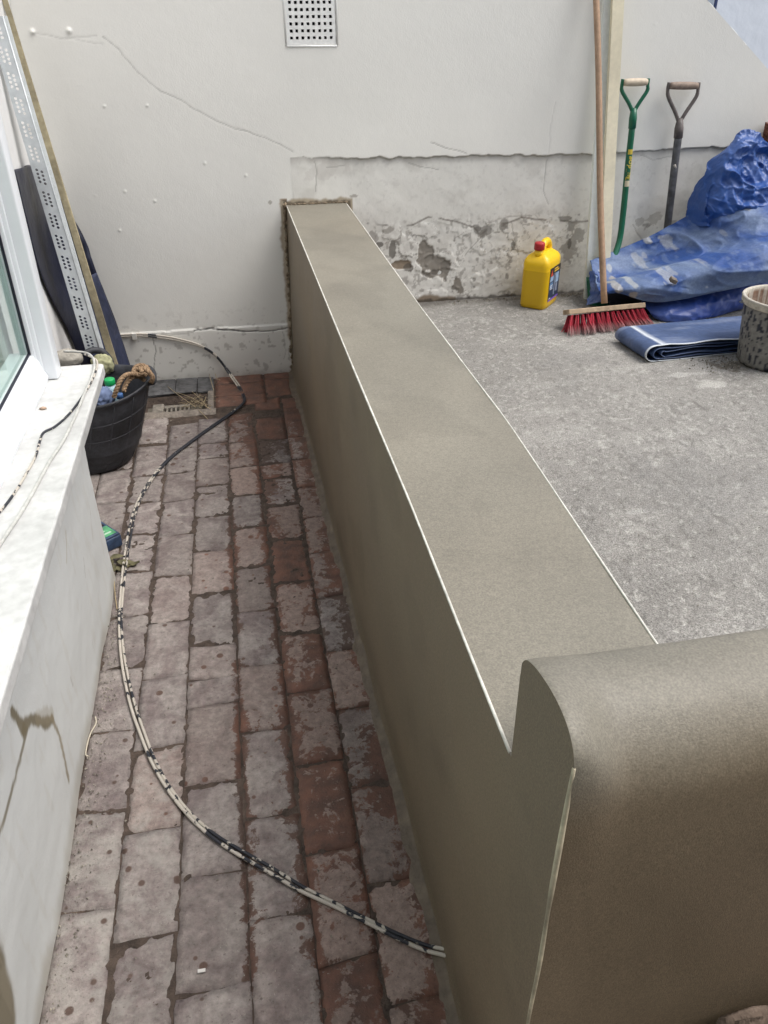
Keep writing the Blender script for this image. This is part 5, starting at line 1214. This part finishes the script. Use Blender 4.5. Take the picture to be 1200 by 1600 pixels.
# folded sheet on the yard floor: nested U-folds
fs = empty('folded_sheet', (1.65, 2.8, HC), 'flat folded blue sheet with white hem lying in front of the tarpaulin', 'sheet')
m_fs = mat('dusty_folded_blue', (1, 1, 1), .5, .4, attr=True, n=[(60, 3, .85, 1.12)], bump=[(40, .002, 'n')])
Pa = Vector(on_z(968, 534, HC)); Pb_ = Vector(on_z(1017, 567, HC)); e1 = (Pb_-Pa); Lf = e1.length; e1.normalize()
far = Vector(on_z(1175, 550, HC)); e2 = (far-Pb_); e2.z = 0; Lr = e2.length+.12; e2.normalize()
FB = (.058, .092, .19); WH = (.58, .62, .66)
def ufold(s0, z0, z1, ln, seed, yo=0.0, hem=True):
    r = (z1-z0)/2; prof_ = [(ln, z0), (ln*.5, z0), (s0+.03, z0), (s0+.01, z0)]
    for a in np.linspace(-90, -270, 9): prof_.append((s0+r*math.cos(math.radians(a))*1.3+0.0, z0+r+r*math.sin(math.radians(a))))
    prof_ += [(s0+.012, z1), (s0+.03, z1), (ln*.25, z1), (ln*.5, z1), (ln, z1)]
    pr_ = np.array(catmull([np.array(q) for q in prof_], 3)); nu_ = 40; P_ = np.zeros((nu_, len(pr_), 3)); Cc = np.zeros((nu_, len(pr_), 3))
    for i in range(nu_):
        t = i/(nu_-1); w = yo+t*(Lf-yo)
        for j, (s, z) in enumerate(pr_):
            q = Pa+e1*w+e2*s; wv = .005*(vn(s*9+seed, t*4, seed)-.5)+.004*math.sin(s*26+seed)*t*(s > .05)
            P_[i, j] = (q.x, q.y, HC+.002+max(z+wv+.004*t*(z-z0)/max(z1-z0, 1e-3), .0005))
            c = np.array(FB)*(.8+.4*fbm(s*12, t*5, seed, 3)); d_ = float(sstep(.5, .7, fbm(s*9+4, t*6+seed, seed+2, 4)))*.5; c = c*(1-d_)+np.array((.22, .26, .36))*d_
            if hem and (t > .955 or (s < s0+.05 and s > s0+.022 and j > len(pr_)//2)): c = np.array(WH)
            Cc[i, j] = c
    return thick(grid('sheet_fold', P_, m_fs, fs, cols=Cc), .0022)
ufold(.012, .000, .058, Lr, 1); ufold(.030, .010, .047, Lr, 2, .004, False); ufold(.050, .020, .036, Lr, 3, .010, False)
# ================================================================== BUCKET
buck = empty('builders_bucket', (1.97, 2.57, HC), 'cement-splashed dark grey bucket with a pale rim at the right edge', 'bucket')
m_bk = mat('cement_coated_bucket', (1, 1, 1), .7, .3, attr=True, n=[(60, 4, .75, 1.2)], bump=[(60, .002, 'n')])
pf_ = [(0, .004), (.118, .002), (.124, .006), (.127, .016)]+[(.127+.020*t, .016+.205*t) for t in np.linspace(.05, 1, 34)]+[(.148, .224), (.154, .226), (.157, .232), (.1575, .246), (.155, .252), (.149, .254), (.145, .250), (.143, .235), (.135, .12), (.12, .02), (0, .015)]
sg = 120; P = np.zeros((len(pf_), sg+1, 3)); Cc = np.zeros((len(pf_), sg+1, 3)); bc = (1.984, 2.577)
for i, (r, z) in enumerate(pf_):
    for k in range(sg+1):
        a = 2*math.pi*k/sg; P[i, k] = (bc[0]+r*math.cos(a), bc[1]+r*math.sin(a), HC+.001+z)
        n_ = float(fbm(a*13, z*24, 301, 4)); n3_ = float(fbm(a*30, z*55, 305, 3)); c = np.array((.21, .205, .19))
        if n_ < .36 or n3_ < .30: c = np.array((.030, .033, .045))
        if z > .225 and i < len(pf_)-4: c = np.array((.46, .43, .36))*(.8+.4*n_)
        if i >= len(pf_)-4: c = np.array((.20, .12, .08)) if n_ > .45 else np.array((.42, .38, .32))
        Cc[i, k] = c
grid('body', P, m_bk, buck, cols=Cc)
tube('rolled_rim', [(bc[0]+.1545*math.cos(a), bc[1]+.1545*math.sin(a), HC+.251) for a in np.linspace(0, 2*math.pi, 60)], .0048, mat('pale_rim', (.48, .45, .39), .6, n=[(50, 4, .7, 1.1)]), buck, 8)
tube('handle', catmull([(bc[0]+.160*math.cos(a), bc[1]+.160*math.sin(a), HC+.235-.06*math.sin((a+.3)/(math.pi)*math.pi)) for a in np.linspace(-.3, math.pi-.3, 9)], 5), .0028, mat('bucket_wire', (.2, .2, .2), .4, metal=.8), buck, 6)

# ================================================================== BLOCK IN FRONT OF THE RAISED END
blkp = on_z(1092, 1562, .375)
bm = bmesh.new(); bmesh.ops.create_cube(bm, size=1); bmesh.ops.bevel(bm, geom=bm.edges[:], offset=.08, segments=3, affect='EDGES'); bmesh.ops.subdivide_edges(bm, edges=bm.edges[:], cuts=4, use_grid_fill=True)
bx0, bx1, by0, by1, bz1 = .462, .76, .17, .4135, .428
for v in bm.verts:
    v.co = Vector(((v.co.x+.5)*(bx1-bx0)+bx0, (v.co.y+.5)*(by1-by0)+by0, (v.co.z+.5)*(bz1+.01)-.01))
    v.co += Vector((mn.noise(v.co*22), mn.noise(v.co*22+Vector((5, 5, 0))), mn.noise(v.co*22+Vector((0, 3, 9)))))*.008
tag(bm_obj('stone_block', bm, mat('brown_stone', (.19, .145, .115), .9, .2, n=[(20, 5, .7, 1.3), (110, 3, .8, 1.2)], bump=[(60, .006, 'n')]), None, smooth=True), 'rough brown stone block standing close against the raised end of the low wall', 'block')

# ================================================================== UNSEEN WALL BEHIND THE VIEWPOINT (added to darken faces turned towards it)
m_shade_wall = mat('shade_wall_grey', (.13, .12, .10), .9, .2, n=[(4, 4, .8, 1.2)])
shade_wall = box('rear_shade_wall', (-4, -2.4, -.05), (5, -2.1, 4.0), m_shade_wall, None); tag(shade_wall, 'unseen wall added behind the viewpoint to shade the courtyard', 'house')
